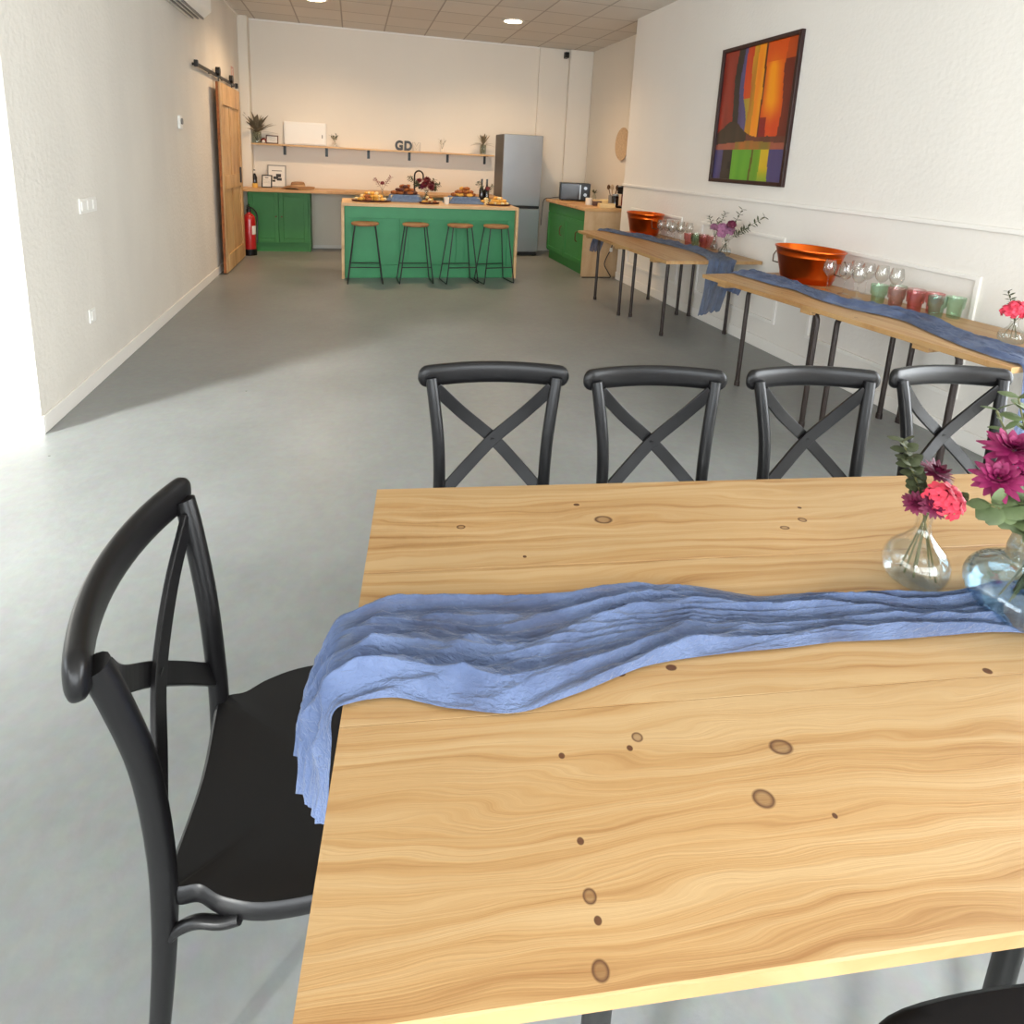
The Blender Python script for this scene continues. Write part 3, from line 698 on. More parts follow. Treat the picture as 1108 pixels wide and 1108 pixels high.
MB().lathe([(.055, 0), (.06, .006), (.06, .15), (.055, .15), (.055, .01), (0, .01)], 20).build('jar', M['grey_frame'], t, smooth=True)
for k in range(5):
    d = rdir(.25, k*1.3+.2); p = d*.25
    u = MB(); u.tube([(0, 0, .02), tuple(p)], .006, 6); u.ball(p+d*.02, .028, 1, (1, .5, 1.4)); u.build('utensil', M['straw' if k % 2 else 'iron'], t, smooth=True)
t = thing('glass_jar', 'dark glass jar between utensils and coffee machine', 'jar', (3.52, 7.80, ZW))
MB().lathe([(.045, 0), (.05, .005), (.05, .14), (.042, .155), (0, .155)], 18).build('jar', M['bottle'], t, smooth=True)
MB().lathe([(.044, .156), (.044, .178), (0, .18)], 18).build('lid', M['steel'], t, smooth=True)
t = thing('coffee_machine', 'dark red capsule coffee machine next to the white wall', 'coffee machine', (3.60, 7.64, ZW), -PI/2+.5)
MB().box((-.07, -.02, 0), (.07, .15, .30)).build('body', M['coffee_red'], t, bevel=.025)
MB().box((-.055, -.13, .19), (.055, 0, .29)).build('brew_head', M['black_pl'], t, bevel=.015)
MB().box((-.055, -.13, 0), (.055, -.01, .03)).build('drip_tray', M['black_pl'], t, bevel=.005)
MB().box((-.02, -.17, .285), (.02, .02, .305)).build('lever', M['steel'], t, bevel=.005)
# woven plate on kitchen wall
t = thing('hanging_woven_plate', 'round woven straw disc hung on the kitchen right wall', 'wall decoration', (XK, 8.27, 1.80))
mb = MB(); mb.lathe([(0, .012), (.05, .013), (.10, .018), (.16, .022), (.20, .030), (.23, .036), (.235, .030), (.20, .012), (0, 0)], 40)
bmesh.ops.rotate(mb.bm, verts=mb.bm.verts[:], cent=(0, 0, 0), matrix=Matrix.Rotation(-PI/2, 3, 'Y'))
mb.build('woven_plate', M['straw'], t, smooth=True)
t = thing('security_camera', 'small black camera high on the far wall pilaster', 'camera', (3.33, YB-.05, 3.19))
MB().box((-.03, -.015, -.05), (.03, 0, .05)).build('mount', M['black_pl'], t, bevel=.004)
MB().box((-.035, -.09, -.045), (.035, -.015, .045)).build('body', M['black_pl'], t, bevel=.01)
MB().tube([(0, -.09, 0), (0, -.098, 0)], .02, 16).build('lens', M['micro_glass'], t, smooth=True)
t = thing('floor_cable', 'black cable with white plug trailing down the wooden end panel', 'cable', (0, 0, 0))
t.location = (3.38, 7.44, 0)
MB().tube(catmull([(-.42, -.02, .006), (-.2, -.025, .006), (-.02, -.03, .006), (-.05, -.02, .08), (-.11, -.018, .19), (-.06, -.016, .33), (-.03, -.016, .36)], 6), .007, 6).build('cable', M['black_mt'], t, smooth=True)
MB().box((-.05, -.035, .355), (-.015, -.012, .41)).build('plug', M['white_pl'], t, bevel=.004)
MB().tube(catmull([(-.03, -.022, .41), (.0, -.02, .50), (.03, -.02, .56), (.04, -.02, .62)], 5), .007, 6).build('upper_cable', M['black_mt'], t, smooth=True)

# downlights
for i, (x, y, lab) in enumerate(((-.43, 8.15, 'left'), (2.04, 8.18, 'right'))):
    t = thing('ceiling_downlight', f'lit round ceiling downlight, {lab} one of the two above the kitchen', 'ceiling light', (x, y, ZC))
    MB().lathe([(.115, -.012), (.145, -.010), (.15, 0), (.11, 0)], 28, cap0=False, cap1=False).build('trim_ring', M['white_pl'], t, smooth=True)
    MB().lathe([(0, -.008), (.116, -.008), (.116, -.001), (0, -.001)], 28).build('lamp_lens', M['led'], t)
    L = bpy.data.lights.new('downlight_beam', 'SPOT'); L.energy = 160; L.color = (1, .68, .40); L.spot_size = math.radians(150); L.spot_blend = .8; L.shadow_soft_size = .07
    lo = bpy.data.objects.new('downlight_beam', L); COL.objects.link(lo); lo.location = (x, y, ZC-.03)

# ------------------------------------------------------------------ island and stools
IX0, IX1, IY0, IY1 = -.135, 2.03, 7.40, 8.15
t = thing('kitchen_island', 'green kitchen island with pale wooden top and sides', 'kitchen island', ((IX0+IX1)/2, IY0, 0))
hw = (IX1-IX0)/2
MB().box((-hw, -.02, .875), (hw, IY1-IY0, .912)).build('countertop', M['shelf_wood'], t, bevel=.003)
MB().box((-hw, -.02, 0), (-hw+.035, IY1-IY0, .875)).build('side_panel', M['shelf_wood'], t, bevel=.003)
MB().box((hw-.035, -.02, 0), (hw, IY1-IY0, .875)).build('side_panel', M['shelf_wood'], t, bevel=.003)
MB().box((-hw+.035, .055, .0), (hw-.035, IY1-IY0-.02, .875)).build('carcass', M['green_shade'], t)
xs = [-hw+.035, -hw+.035+.70, -hw+.035+1.40, hw-.035]
mb = MB(); mb.box((-hw+.035, .035, .73), (hw-.035, .055, .875)); mb.box((-hw+.035, .035, 0), (hw-.035, .055, .16))
for k in range(4):
    c = xs[k]; a, b = (c, c+.09) if k == 0 else (c-.09, c) if k == 3 else (c-.05, c+.05)
    mb.box((a, .035, .16), (b, .055, .73))
mb.build('front_frame', M['green_shade'], t, bevel=.003)

def make_stool():
    t = thing('bar_stool', '', 'stool')
    H = .70
    mb = MB(); mb.lathe([(.10, H-.026), (.150, H-.022), (.158, H-.010), (.158, H), (.15, H+.006), (.10, H+.001), (0, H-.002)], 28); mb.build('seat', M['stool_wood'], t, smooth=True)
    for s in (-1, 1):   # U-shaped sled side frames
        p = [(s*.115, -.10, H-.022), (s*.195, -.165, .03), (s*.198, -.16, .010), (s*.198, -.13, .007), (s*.198, .13, .007), (s*.198, .16, .010), (s*.195, .165, .03), (s*.115, .10, H-.022)]
        MB().tube(p, .0075, 8).build('sled_leg', M['black_mt'], t, smooth=True)
    for y, z in ((-.148, .20), (.148, .20)):
        x = .115+(.195-.115)*(H-.022-z)/(H-.052)
        MB().tube([(-x, y, z), (x, y, z)], .0065, 8).build('foot_rail', M['black_mt'], t, smooth=True)
    MB().lathe([(.125, H-.030), (.125, H-.022)], 24).build('mount_plate', M['black_mt'], t)
    return t
st = make_stool()
pos = [(.135, 7.20, .0), (.72, 7.205, .04), (1.255, 7.20, .12), (1.70, 7.195, .18)]
SG = 'bar stools in front of the island'
labs = ['leftmost black metal stool with round wooden seat at the green island', 'second stool from the left at the green island', 'third stool from the left at the green island', 'rightmost stool, near the island wooden right side panel']
for i, ((x, y, r), lab) in enumerate(zip(pos, labs)):
    if i == 0: st.location = (x, y, 0); st['label'] = lab; st['group'] = SG
    else: dup(st, (x, y, 0), r, lab, SG)

# food on the island
ZI = .912
def tray(name, label, x, y, r, sy=.6, m='tray'):
    o = MB().lathe([(r*.8, 0), (r*.98, .008), (r, .022), (r*.97, .022), (r*.9, .010), (0, .009)], 28, sx=1, sy=sy).build(name, M[m], smooth=True, loc=(x, y, ZI))
    tag(o, label, 'platter'); return o
def food_pile(kind, label, group, x, y, rx, ry, z, n, size, mats, cat='food', layers=3):
    k = 0
    for l in range(layers):
        m = int(n*(.52, .32, .16)[l])
        for q in range(m):
            a = q*2.399; rr = math.sqrt((q+.5)/m)*(1-.3*l)
            mb = MB(); R = Matrix.Rotation(random.uniform(0, 6), 3, 'Z') @ Matrix.Rotation(random.uniform(-.5, .5), 3, 'X')
            mb.ball((0, 0, 0), size*random.uniform(.85, 1.15), 2, (1.25, .8, .62), R, .07)
            o = mb.build(kind, M[mats[k % len(mats)]], smooth=True, loc=(x+rx*rr*math.cos(a), y+ry*rr*math.sin(a), z+size*.6+l*size*1.1))
            tag(o, label, cat, group); k += 1
tray('food_platter', 'dark round platter of golden snacks at the island left end', .22, 7.68, .24)
food_pile('golden_snack', 'golden bite-size snack heaped on the leftmost dark platter', 'golden snacks on the left platter', .22, 7.68, .19, .10, ZI+.012, 40, .033, ['snack', 'snack_w', 'snack', 'bread'])
tray('food_plate', 'small dark plate of snacks between the blue-draped stands', .92, 7.60, .13, .7)
food_pile('pale_snack', 'pale snack on the small middle plate of the island', 'snacks on the middle plate', .92, 7.60, .09, .06, ZI+.012, 14, .024, ['snack_w', 'snack', 'bread'])
tray('food_plate', 'dark plate of yellow snacks at the island right end', 1.82, 7.64, .165, .7)
food_pile('yellow_snack', 'yellow snack heaped on the rightmost plate', 'yellow snacks on the right plate', 1.82, 7.64, .125, .08, ZI+.012, 32, .029, ['snack', 'snack_w', 'snack'])
def draped_stand(label, x, y, w, d, h):
    t = thing('draped_stand', label, 'serving stand', (x, y, ZI))
    MB().box((-w/2, -d/2, 0), (w/2, d/2, h)).build('box', M['box_wood'], t)
    mb = MB(); nx, rings = 72, []
    for l, (off, z) in enumerate(((-.10, h+.004), (.0, h+.006), (.012, h-.01), (.02, h*.5), (.035, .03), (.075, .006))):
        ring = []
        for k in range(nx):
            a = 2*PI*k/nx; cx, sy_ = math.cos(a), math.sin(a); e = .35
            px = math.copysign(abs(cx)**e, cx)*(w/2+off); py = math.copysign(abs(sy_)**e, sy_)*(d/2+off)
            f = .010*math.sin(a*9+l*.8)*(l/5)+.006*math.sin(a*17+1.3*l)*(l/5)
            ring.append(mb.bm.verts.new((px*(1+f*4), py*(1+f*4), z+(.004*math.sin(a*7+l) if 1 < l < 5 else 0))))
        rings.append(ring)
    for A, B in zip(rings, rings[1:]):
        for k in range(nx): mb.bm.faces.new((A[k], A[(k+1) % nx], B[(k+1) % nx], B[k]))
    mb.bm.faces.new(rings[0]); mb.build('blue_cloth', M['linen'], t, smooth=True, ang=80)
draped_stand('blue-draped serving stand holding brown pastries, left of two', .64, 7.86, .36, .22, .085)
food_pile('brown_pastry', 'brown pastry on the left blue-draped stand', 'pastries on the left stand', .64, 7.86, .17, .09, ZI+.09, 26, .036, ['bread', 'bread', 'tray'])
draped_stand('blue-draped serving stand holding brown pastries, right of two', 1.40, 7.84, .38, .22, .085)
food_pile('brown_pastry', 'brown pastry on the right blue-draped stand', 'pastries on the right stand', 1.40, 7.84, .17, .09, ZI+.09, 26, .036, ['bread', 'snack', 'bread'])
food_pile('bread_slice', 'pale bread piece beside the right blue-draped stand', 'bread pieces by the right stand', 1.66, 7.72, .05, .08, ZI, 8, .026, ['snack_w', 'snack'])
o = MB().lathe([(.028, 0), (.036, .09), (.033, .09), (.026, .006), (0, .006)], 18).build('paper_cup', M['mug'], smooth=True, loc=(1.14, 7.60, ZI))
tag(o, 'small white cup on the island by the right draped stand', 'cup')
def flower_head(mb, c, d, r, n=60, layers=5, pw=.36):
    d = Vector(d).normalized(); a = d.orthogonal().normalized(); b = d.cross(a)
    for l in range(layers):
        m = max(5, int(n*(1-.2*l)/layers*1.3)); tl = 1.55-.33*l
        for k in range(m):
            t = 2*PI*k/m+l*.4+random.uniform(-.12, .12); out = a*math.cos(t)+b*math.sin(t)
            dd = (out*math.sin(tl)+d*math.cos(tl)).normalized()
            leaf_blade(mb, Vector(c)+dd*r*.12, dd, d, r*random.uniform(.85, 1.08)*(1-.12*l), r*pw, .12-.25*(l == 2), 4)
def bouquet(name, label, loc, vh, stems, cat='flowers'):
    """stems: list of (tip xyz rel, kind, size, mat) ; leaves along"""
    t = thing(name, label, cat, loc)
    for tip, kind, size, mat in stems:
        tip = Vector(tip); m = Vector((tip.x*.12, tip.y*.12, vh)); b0 = Vector((max(-.026, min(.026, -tip.x*.5))+random.uniform(-.012, .012), max(-.026, min(.026, -tip.y*.5))+random.uniform(-.012, .012), .022))
        path = catmull([b0, m, m.lerp(tip, .5)+Vector((0, 0, .01)), tip], 5)
        s = MB().tube(path, .0017 if vh < .2 else .002, 5).build('stem', M['stem'], t, smooth=True)
        d = (tip-m).normalized(); mb = MB()
        if kind == 'flower':
            flower_head(mb, tip, d+Vector((-.05, -.45, .35)), size); mb.build('flower', M[mat], t, smooth=True)
        elif kind == 'cluster':
            for k in range(16):
                dq = rdir(math.acos(1-1.45*(k+.5)/16), k*2.4); q = tip+dq*size*.72; flower_head(mb, q, dq+Vector((0, -.3, .2)), size*.42, 7, 2, .85)
            mb.build('flower_cluster', M[mat], t, smooth=True)
        else:   # leafy branch
            nl = 9
            for k in range(nl):
                sft = .25+.75*k/(nl-1); c = m.lerp(tip, sft)+Vector((0, 0, .01*math.sin(sft*3)))
                for sg in (-1, 1):
                    side = d.cross(Vector((math.sin(k*1.7), math.cos(k*1.7), .5))).normalized()*sg; leaf_blade(mb, c, (side+d*.5).normalized(), (0, -.4, 1), size*random.uniform(.8, 1.15), size*(.85 if kind == 'round' else .38), .15, 4)
            mb.build('leaves', M[mat], t, smooth=True)
    return t
def bottle_vase(name, label, loc, r, h, neck, mat='glass', water=.4, seg=28, flute=0, nfl=0):
    t = thing(name, label, 'vase', loc)
    w = .0018
    P = [(r*.55, 0), (r*.85, h*.06), (r, h*.24), (r*.88, h*.42), (r*.5, h*.58), (neck, h*.72), (neck*.92, h*.9), (neck*1.25, h)]
    I = [(max(a-w, .002), z+(w if i == 0 else 0)) for i, (a, z) in enumerate(P)][::-1]
    def sm(L): return [(v.x, v.y) for v in catmull([(a, b, 0) for a, b in L], 4)]
    MB().lathe(sm(P)+sm(I)+[(0, w)], seg, flute=flute, nfl=nfl).build('glass_body', M[mat], t, smooth=True, ang=70)
    if water:
        W = [(0, .004)]+[(a-2*w, z) for a, z in sm(P) if w < z < h*water]; W.append((0, W[-1][1]))
        W[1] = (W[1][0], .005)
        MB().lathe(W, seg).build('water', M['water'], t, smooth=True)
    return t
bottle_vase('bottle_vase', 'narrow glass bottle with sprig on the island by the left platter', (.36, 7.87, ZI), .034, .15, .013)
bouquet('flower_sprig', 'dark forked sprig in the narrow bottle on the island', (.36, 7.87, ZI), .15, [((-.10, 0, .27), 'branch', .035, 'petal_r'), ((.10, -.02, .30), 'branch', .035, 'petal_r'), ((0, 0, .22), 'cluster', .03, 'petal_r')])
bottle_vase('glass_vase', 'round glass vase with dark red flowers on the island middle', (.93, 7.98, ZI), .055, .15, .03)
bouquet('flower_bouquet', 'dark red bouquet in the middle of the island', (.93, 7.98, ZI), .14, [((-.02, -.05, .23), 'flower', .055, 'petal_r'), ((.05, -.05, .19), 'flower', .05, 'petal_r'), ((-.14, -.02, .22), 'round', .04, 'leaf_d'), ((.12, -.04, .17), 'round', .04, 'leaf_d'), ((-.24, -.02, .30), 'branch', .05, 'leaf_d'), ((-.10, 0, .26), 'flower', .05, 'petal_r'), ((0, -.03, .28), 'flower', .055, 'petal_r'), ((.07, 0, .23), 'flower', .05, 'petal_r'), ((.17, 0, .22), 'branch', .045, 'leaf_d'), ((-.05, -.04, .20), 'flower', .05, 'petal_d'), ((.10, .02, .28), 'branch', .045, 'leaf_d')])
for i, (x, lab) in enumerate(((1.665, 'left of the two dark bottles behind the right bread'), (1.735, 'right of the two dark bottles behind the right bread'))):
    o = MB().lathe([(.033, 0), (.035, .005), (.035, .17), (.013, .23), (.0125, .31), (.014, .31), (.014, .32), (0, .32)], 18).build('wine_bottle', M['bottle'], smooth=True, loc=(x, 7.99, ZI)); tag(o, 'tall '+lab, 'bottle', 'dark bottles on the island')
bottle_vase('bottle_vase', 'small glass vase beside the dark bottles on the island', (1.72, 7.87, ZI), .035, .13, .016)
bouquet('flower_sprig', 'leafy sprig beside the two dark bottles on the island', (1.72, 7.87, ZI), .13, [((-.14, 0, .27), 'branch', .045, 'leaf_d'), ((.07, 0, .24), 'branch', .04, 'leaf_d'), ((0, -.02, .20), 'cluster', .035, 'petal_r')])

# ------------------------------------------------------------------ painting on the right wall
PY0, PY1, PZ0, PZ1 = 4.275, 5.345, 1.388, 2.612
t = thing('framed_painting', 'large colourful abstract painting in a dark frame', 'painting', (XR, (PY0+PY1)/2, (PZ0+PZ1)/2))
hy, hz, fw = (PY1-PY0)/2, (PZ1-PZ0)/2, .035
mb = MB(); mb.box((-.035, -hy, -hz), (0, -hy+fw, hz)); mb.box((-.035, hy-fw, -hz), (0, hy, hz)); mb.box((-.035, -hy+fw, -hz), (0, hy-fw, -hz+fw)); mb.box((-.035, -hy+fw, hz-fw), (0, hy-fw, hz))
mb.build('frame', M['art_frame'], t, bevel=.004)
m, nt, b = newmat('painted_canvas'); at = nt.nodes.new('ShaderNodeAttribute'); at.attribute_name = 'paint'; nt.links.new(at.outputs['Color'], b.inputs['Base Color']); b.inputs['Roughness'].default_value = .3
NX, NZ = 120, 150
def sstep(a, b_, x): q = max(0, min(1, (x-a)/(b_-a))); return q*q*(3-2*q)
def mixc(a, c, f): return tuple(a[i]*(1-f)+c[i]*f for i in range(3))
def paint(u, v):
    """u 0..1 left to right as seen, v 0..1 bottom to top"""
    nz = noise.noise((u*6, v*3, 0))*.035; nf = noise.noise((u*14, v*2.5, 4))*.5+.5; uu = u+nz
    hump = .315+.13*math.exp(-((u-.22)/.20)**2); foot = .30-.05*abs(u-.5)
    if v > hump+.02*nf:
        if uu < .20: c = mixc((112, 34, 22), (168, 52, 34), nf)
        elif uu < .29: c = (44, 38, 32)
        elif uu < .34+.09*sstep(.65, .40, v): c = mixc((92, 84, 136), (56, 44, 66), nf*.6)
        elif uu < .43: c = mixc((184, 44, 24), (206, 82, 20), nf) if v > .62 else mixc((86, 120, 70), (196, 150, 40), nf)
        elif uu < .50: c = mixc((212, 160, 24), (158, 92, 30), nf)
        elif uu < .60: c = mixc((228, 116, 16), (236, 168, 30), nf)
        elif uu < .62: c = (92, 40, 18)
        elif uu < .86:
            w = math.exp(-((uu-.73)/.10)**2)*sstep(.38, .60, v)*sstep(.98, .8, v); c = mixc((196, 54, 14), (238, 150, 10), min(1, w+.25*nf))
            if v < .47 and uu < .70: c = (130, 20, 26)
        else: c = mixc((118, 40, 20), (88, 30, 26), nf)
        if v > .86 and uu > .62: c = mixc(c, (206, 80, 10), .7)
    elif v > foot:
        c = mixc((44, 38, 30), (70, 50, 36), nf) if (u < .45 or v > .36) else mixc((122, 60, 50), (76, 44, 34), nf)
    else:
        if v > .235: c = mixc((134, 72, 56), (170, 92, 70), nf) if u < .30 or u > .8 else mixc((190, 96, 40), (110, 110, 40), nf)
        elif uu < .13: c = mixc((84, 78, 128), (66, 60, 100), nf)
        elif uu < .26: c = (48, 40, 36) if not (.20 < uu < .24 and .08 < v < .14) else (24, 20, 20)
        elif uu < .55: c = mixc((86, 150, 40), (104, 164, 46), nf)
        elif uu < .58: c = (92, 84, 30)
        elif uu < .67: c = mixc((80, 138, 40), (120, 160, 40), nf)
        elif uu < .80: c = mixc((212, 168, 30), (128, 160, 44), sstep(.12, .0, v)*.8+.2*nf)
        else: c = mixc((84, 76, 122), (62, 56, 96), nf)
    return c
me = bpy.data.meshes.new('canvas'); V = []; F = []; Cc = []
for j in range(NZ+1):
    for i in range(NX+1): V.append((-.012, (hy-fw)*(1-2*i/NX), (hz-fw)*(2*j/NZ-1)))
for j in range(NZ):
    for i in range(NX):
        a = j*(NX+1)+i; F.append((a, a+1, a+NX+2, a+NX+1)); Cc.append(s2l(paint((i+.5)/NX, (j+.5)/NZ)))
me.from_pydata(V, [], F); at_ = me.attributes.new('paint', 'FLOAT_COLOR', 'FACE'); at_.data.foreach_set('color', [x for c in Cc for x in c])
me.materials.append(m); o = bpy.data.objects.new('canvas', me); COL.objects.link(o); o.parent = t

# ------------------------------------------------------------------ cloth runners
def runner(name, label, stations, mat, amp=.012, nf=5, seed=0, nu=320, nv=90, z_noise=.004, hem=.02, cat='table runner', minh=.003, flat=()):
    """stations: (A point, B point, normal) along the cloth; folds rise along the normal"""
    As = catmull([s[0] for s in stations], 12); Bs = catmull([s[1] for s in stations], 12); Ns = catmull([s[2] for s in stations], 12)
    d = [0.0]
    for i in range(1, len(As)): d.append(d[-1]+((As[i]+Bs[i])/2-(As[i-1]+Bs[i-1])/2).length)
    def at(L, s):
        for i in range(1, len(d)):
            if s <= d[i] or i == len(d)-1:
                f = (s-d[i-1])/max(1e-9, d[i]-d[i-1]); return L[i-1].lerp(L[i], max(0, min(1, f)))
    W = MB(); rows = []
    for i in range(nu+1):
        u = i/nu; row = []
        for j in range(nv+1):
            v = j/nv
            e = hem*noise.noise((v*5, seed, 1.7)); s = d[-1]*u
            if u < .06: s += abs(e)*1.6*(1-u/.06)
            elif u > .94: s -= abs(e)*1.6*(u-.94)/.06
            s = max(0, min(d[-1], s))
            A, B, Nn = at(As, s), at(Bs, s), at(Ns, s).normalized()
            vv = v+.030*noise.noise((s*6, v*2, seed+9))*(1 if 0 < j < nv else 1.3)
            q1 = nf*vv+.9*noise.noise((s*2.4, v*1.5, seed))+.35*noise.noise((s*7, v*4, seed+3))
            q2 = nf*.8*vv+s*4.2+1.3*noise.noise((s*3.1, v*2.2, seed+5))
            q3 = nf*3.1*vv-s*1.2+1.3*noise.noise((s*4.5, v*3, seed+8))
            tri = lambda q: 1-abs(2*(q-math.floor(q))-1)
            m1 = .5+.9*noise.noise((s*3.0, v*2.0, seed+20)); m2 = max(0, .15+1.3*noise.noise((s*2.2, v*1.4, seed+31))); m3 = .35+.5*noise.noise((s*4, v*3, seed+44))
            h = amp*(tri(q1)**1.5*max(.1, m1)+.85*tri(q2)**1.7*m2+.40*tri(q3)**2.0*max(.12, m3)+.55*max(0, noise.noise((s*4, v*3, seed+50))))
            h += z_noise*(1-abs(noise.noise((s*26, v*14, seed+7)))*2.2)*.6
            edge = min(1, min(v, 1-v)/.10); h = max(minh, minh+h*(.12+.88*edge**.6))
            P = A.lerp(B, vv)
            for fx, fy, fr_ in flat:
                dd = math.hypot(P.x-fx, P.y-fy)
                if dd < fr_*1.6: h = min(h, .0035+max(0, dd-fr_)/(fr_*.6)*.03)
            row.append(W.bm.verts.new(A.lerp(B, vv)+Nn*h))
        rows.append(row)
    for i in range(nu):
        for j in range(nv): W.bm.faces.new((rows[i][j], rows[i+1][j], rows[i+1][j+1], rows[i][j+1]))
    o = W.build(name, mat, smooth=True, ang=180); tag(o, label, cat)
    wid = sum((a-b).length for a, b in zip(As, Bs))/len(As); ul = o.data.uv_layers.new(name='cloth')
    for lp in o.data.loops:
        i, j = divmod(lp.vertex_index, nv+1); ul.data[lp.index].uv = (d[-1]*i/nu, wid*j/nv)
    return o

# ------------------------------------------------------------------ main dining table
TO = Vector((.051, 1.282, 0)); TA = math.radians(-6.9)
ex, ey = Vector((math.cos(TA), math.sin(TA), 0)), Vector((-math.sin(TA), math.cos(TA), 0))
def W_(x, y, z=0): return TO+ex*x+ey*y+Vector((0, 0, z))
TL, TD, TZ, TT = 2.35, .885, .75, .020
t = thing('dining_table', 'large pine plank dining table in the foreground', 'table', TO, TA)
o = MB()
SEAM = [-TD, -.592, -.287, 0]; prof = []
for k in range(3):
    y0, y1 = SEAM[k], SEAM[k+1]; g = .0007 if k else .0003
    c0, c1 = (.002 if k == 0 else (.0004 if k == 1 else .0016)), (.0004 if k == 0 else (.0016 if k == 1 else .002))
    prof += [(y0+(g if k else .0), TZ-c0), (y0+g*(k > 0)+c0, TZ), (y1-g*(k < 2)-c1, TZ), (y1-(g if k < 2 else 0), TZ-c1)]
    if k < 2: prof += [(y1-g*.6, TZ-(.004 if k else .0025)), (y1+g*.6, TZ-(.004 if k else .0025))]
prof += [(0, TZ-TT), (-TD, TZ-TT)]
v0 = [o.bm.verts.new((0, a, b)) for a, b in prof]; v1 = [o.bm.verts.new((TL, a, b)) for a, b in prof]
o.bm.faces.new(v0); o.bm.faces.new(v1[::-1])
for i in range(len(prof)):
    j = (i+1) % len(prof); o.bm.faces.new((v0[i], v0[j], v1[j], v1[i]))
o.build('tabletop', M['pine_table'], t)
for x in (.36, 1.2, 2.0): MB().box((x, -TD+.06, TZ-TT-.022), (x+.07, -.06, TZ-TT)).build('batten', M['pine_board'], t)
for legs in (((.31, -.80), (.995, -.70), (.31, -.14), (.995, -.14)), ((1.30, -.75), (1.95, -.75), (1.30, -.14), (1.95, -.14))):
    for x, y in legs:
        l = MB().tube([(x, y, .0), (x, y, TZ-TT)], .0165, 14).build('leg', M['black_mt'], t, smooth=True)
        MB().tube([(x, y, 0.0), (x, y, .03)], .019, 14).build('foot_cap', M['black_pl'], l, smooth=True)
    for a, b_ in (legs[:2], legs[2:]): MB().tube([(a[0], a[1], TZ-TT-.03), (b_[0], b_[1], TZ-TT-.03)], .012, 10).build('rail', M['black_mt'], t, smooth=True)
T0 = TZ+.001
def S(xa, ya, za, xb, yb, zb, n): 
    nn = ex*n[0]+ey*n[1]+Vector((0, 0, n[2])); return (W_(xa, ya, za), W_(xb, yb, zb), nn)
st_ = [S(-.058, -.46, .570, -.016, -.585, .560, (-1, 0, .1)), S(-.050, -.43, .63, -.014, -.575, .63, (-1, 0, .15)), S(-.034, -.405, .70, -.010, -.57, .70, (-1, 0, .3)), S(-.016, -.392, .748, -.008, -.566, .742, (-.7, 0, .7)), S(.012, -.385, T0, .012, -.562, T0, (-.25, 0, 1)),
       S(.064, -.366, T0, .073, -.557, T0, (0, 0, 1)), S(.142, -.362, T0, .15, -.584, T0, (0, 0, 1)), S(.254, -.366, T0, .235, -.597, T0, (0, 0, 1)), S(.37, -.368, T0, .322, -.572, T0, (0, 0, 1)),
       S(.493, -.360, T0, .45, -.532, T0, (0, 0, 1)), S(.60, -.368, T0, .58, -.520, T0, (0, 0, 1)), S(.70, -.398, T0, .69, -.517, T0, (0, 0, 1)), S(.79, -.400, T0, .78, -.513, T0, (0, 0, 1)),
       S(.88, -.412, T0, .88, -.517, T0, (0, 0, 1)), S(.97, -.43, T0, .97, -.516, T0, (0, 0, 1)), S(1.06, -.432, T0, 1.06, -.514, T0, (0, 0, 1)), S(1.2, -.40, T0, 1.2, -.53, T0, (0, 0, 1)), S(1.45, -.39, T0, 1.45, -.55, T0, (0, 0, 1)), S(1.8, -.38, T0, 1.8, -.54, T0, (0, 0, 1))]
runner('table_runner', 'crumpled blue gauze runner across the foreground pine table', st_, M['gauze'], .027, 4.6, 2.3, 460, 130, flat=[(W_(1.172, -.478).x, W_(1.172, -.478).y, .06), (W_(1.033, -.378).x, W_(1.033, -.378).y, .04)])

# vases and flowers on the main table
v1 = W_(1.033, -.378, TZ)
bottle_vase('glass_vase', 'small clear bottle vase behind the runner on the pine table', v1, .056, .152, .015, 'glass', .42, 36)
bouquet('flower_posy', 'pink and maroon posy in the small clear bottle vase', v1, .150, [((.0, -.028, .185), 'cluster', .036, 'petal_p'), ((.030, -.012, .178), 'cluster', .024, 'petal_p'), ((-.024, -.03, .178), 'flower', .022, 'petal_d'), ((.022, .012, .216), 'flower', .029, 'petal_d'), ((-.030, .0, .168), 'flower', .022, 'petal_d'), ((.060, -.01, .165), 'round', .024, 'leaf'), ((-.028, .05, .265), 'round', .024, 'leaf_d'), ((-.035, .03, .24), 'round', .022, 'leaf_d')])
v2 = W_(1.172, -.478, TZ+.004)
bottle_vase('glass_vase', 'wide ribbed bluish glass vase at the right of the runner', v2, .098, .165, .046, 'glass_blue', .50, 96, .012, 48)
bouquet('flower_bouquet', 'magenta flowers and round leaves in the wide ribbed vase', v2, .160, [((-.125, .01, .268), 'flower', .037, 'petal_m'), ((-.075, .03, .305), 'flower', .043, 'petal_m'), ((-.058, -.01, .282), 'flower', .038, 'petal_m'), ((-.045, -.05, .228), 'flower', .040, 'petal_m'), ((.02, .0, .29), 'flower', .042, 'petal_m'), ((.05, -.05, .25), 'flower', .04, 'petal_m'),
    ((-.160, -.01, .235), 'round', .034, 'leaf'), ((-.115, -.02, .24), 'round', .038, 'leaf'), ((-.09, -.05, .205), 'round', .040, 'leaf'), ((-.065, -.06, .20), 'round', .040, 'leaf'), ((-.07, -.075, .155), 'round', .034, 'leaf'), ((-.035, -.085, .165), 'round', .036, 'leaf'), ((-.02, -.09, .20), 'round', .036, 'leaf'), ((.03, -.08, .20), 'round', .036, 'leaf'), ((-.03, .07, .38), 'round', .030, 'leaf'), ((-.06, .08, .355), 'branch', .026, 'leaf'), ((.10, .0, .24), 'round', .036, 'leaf')])

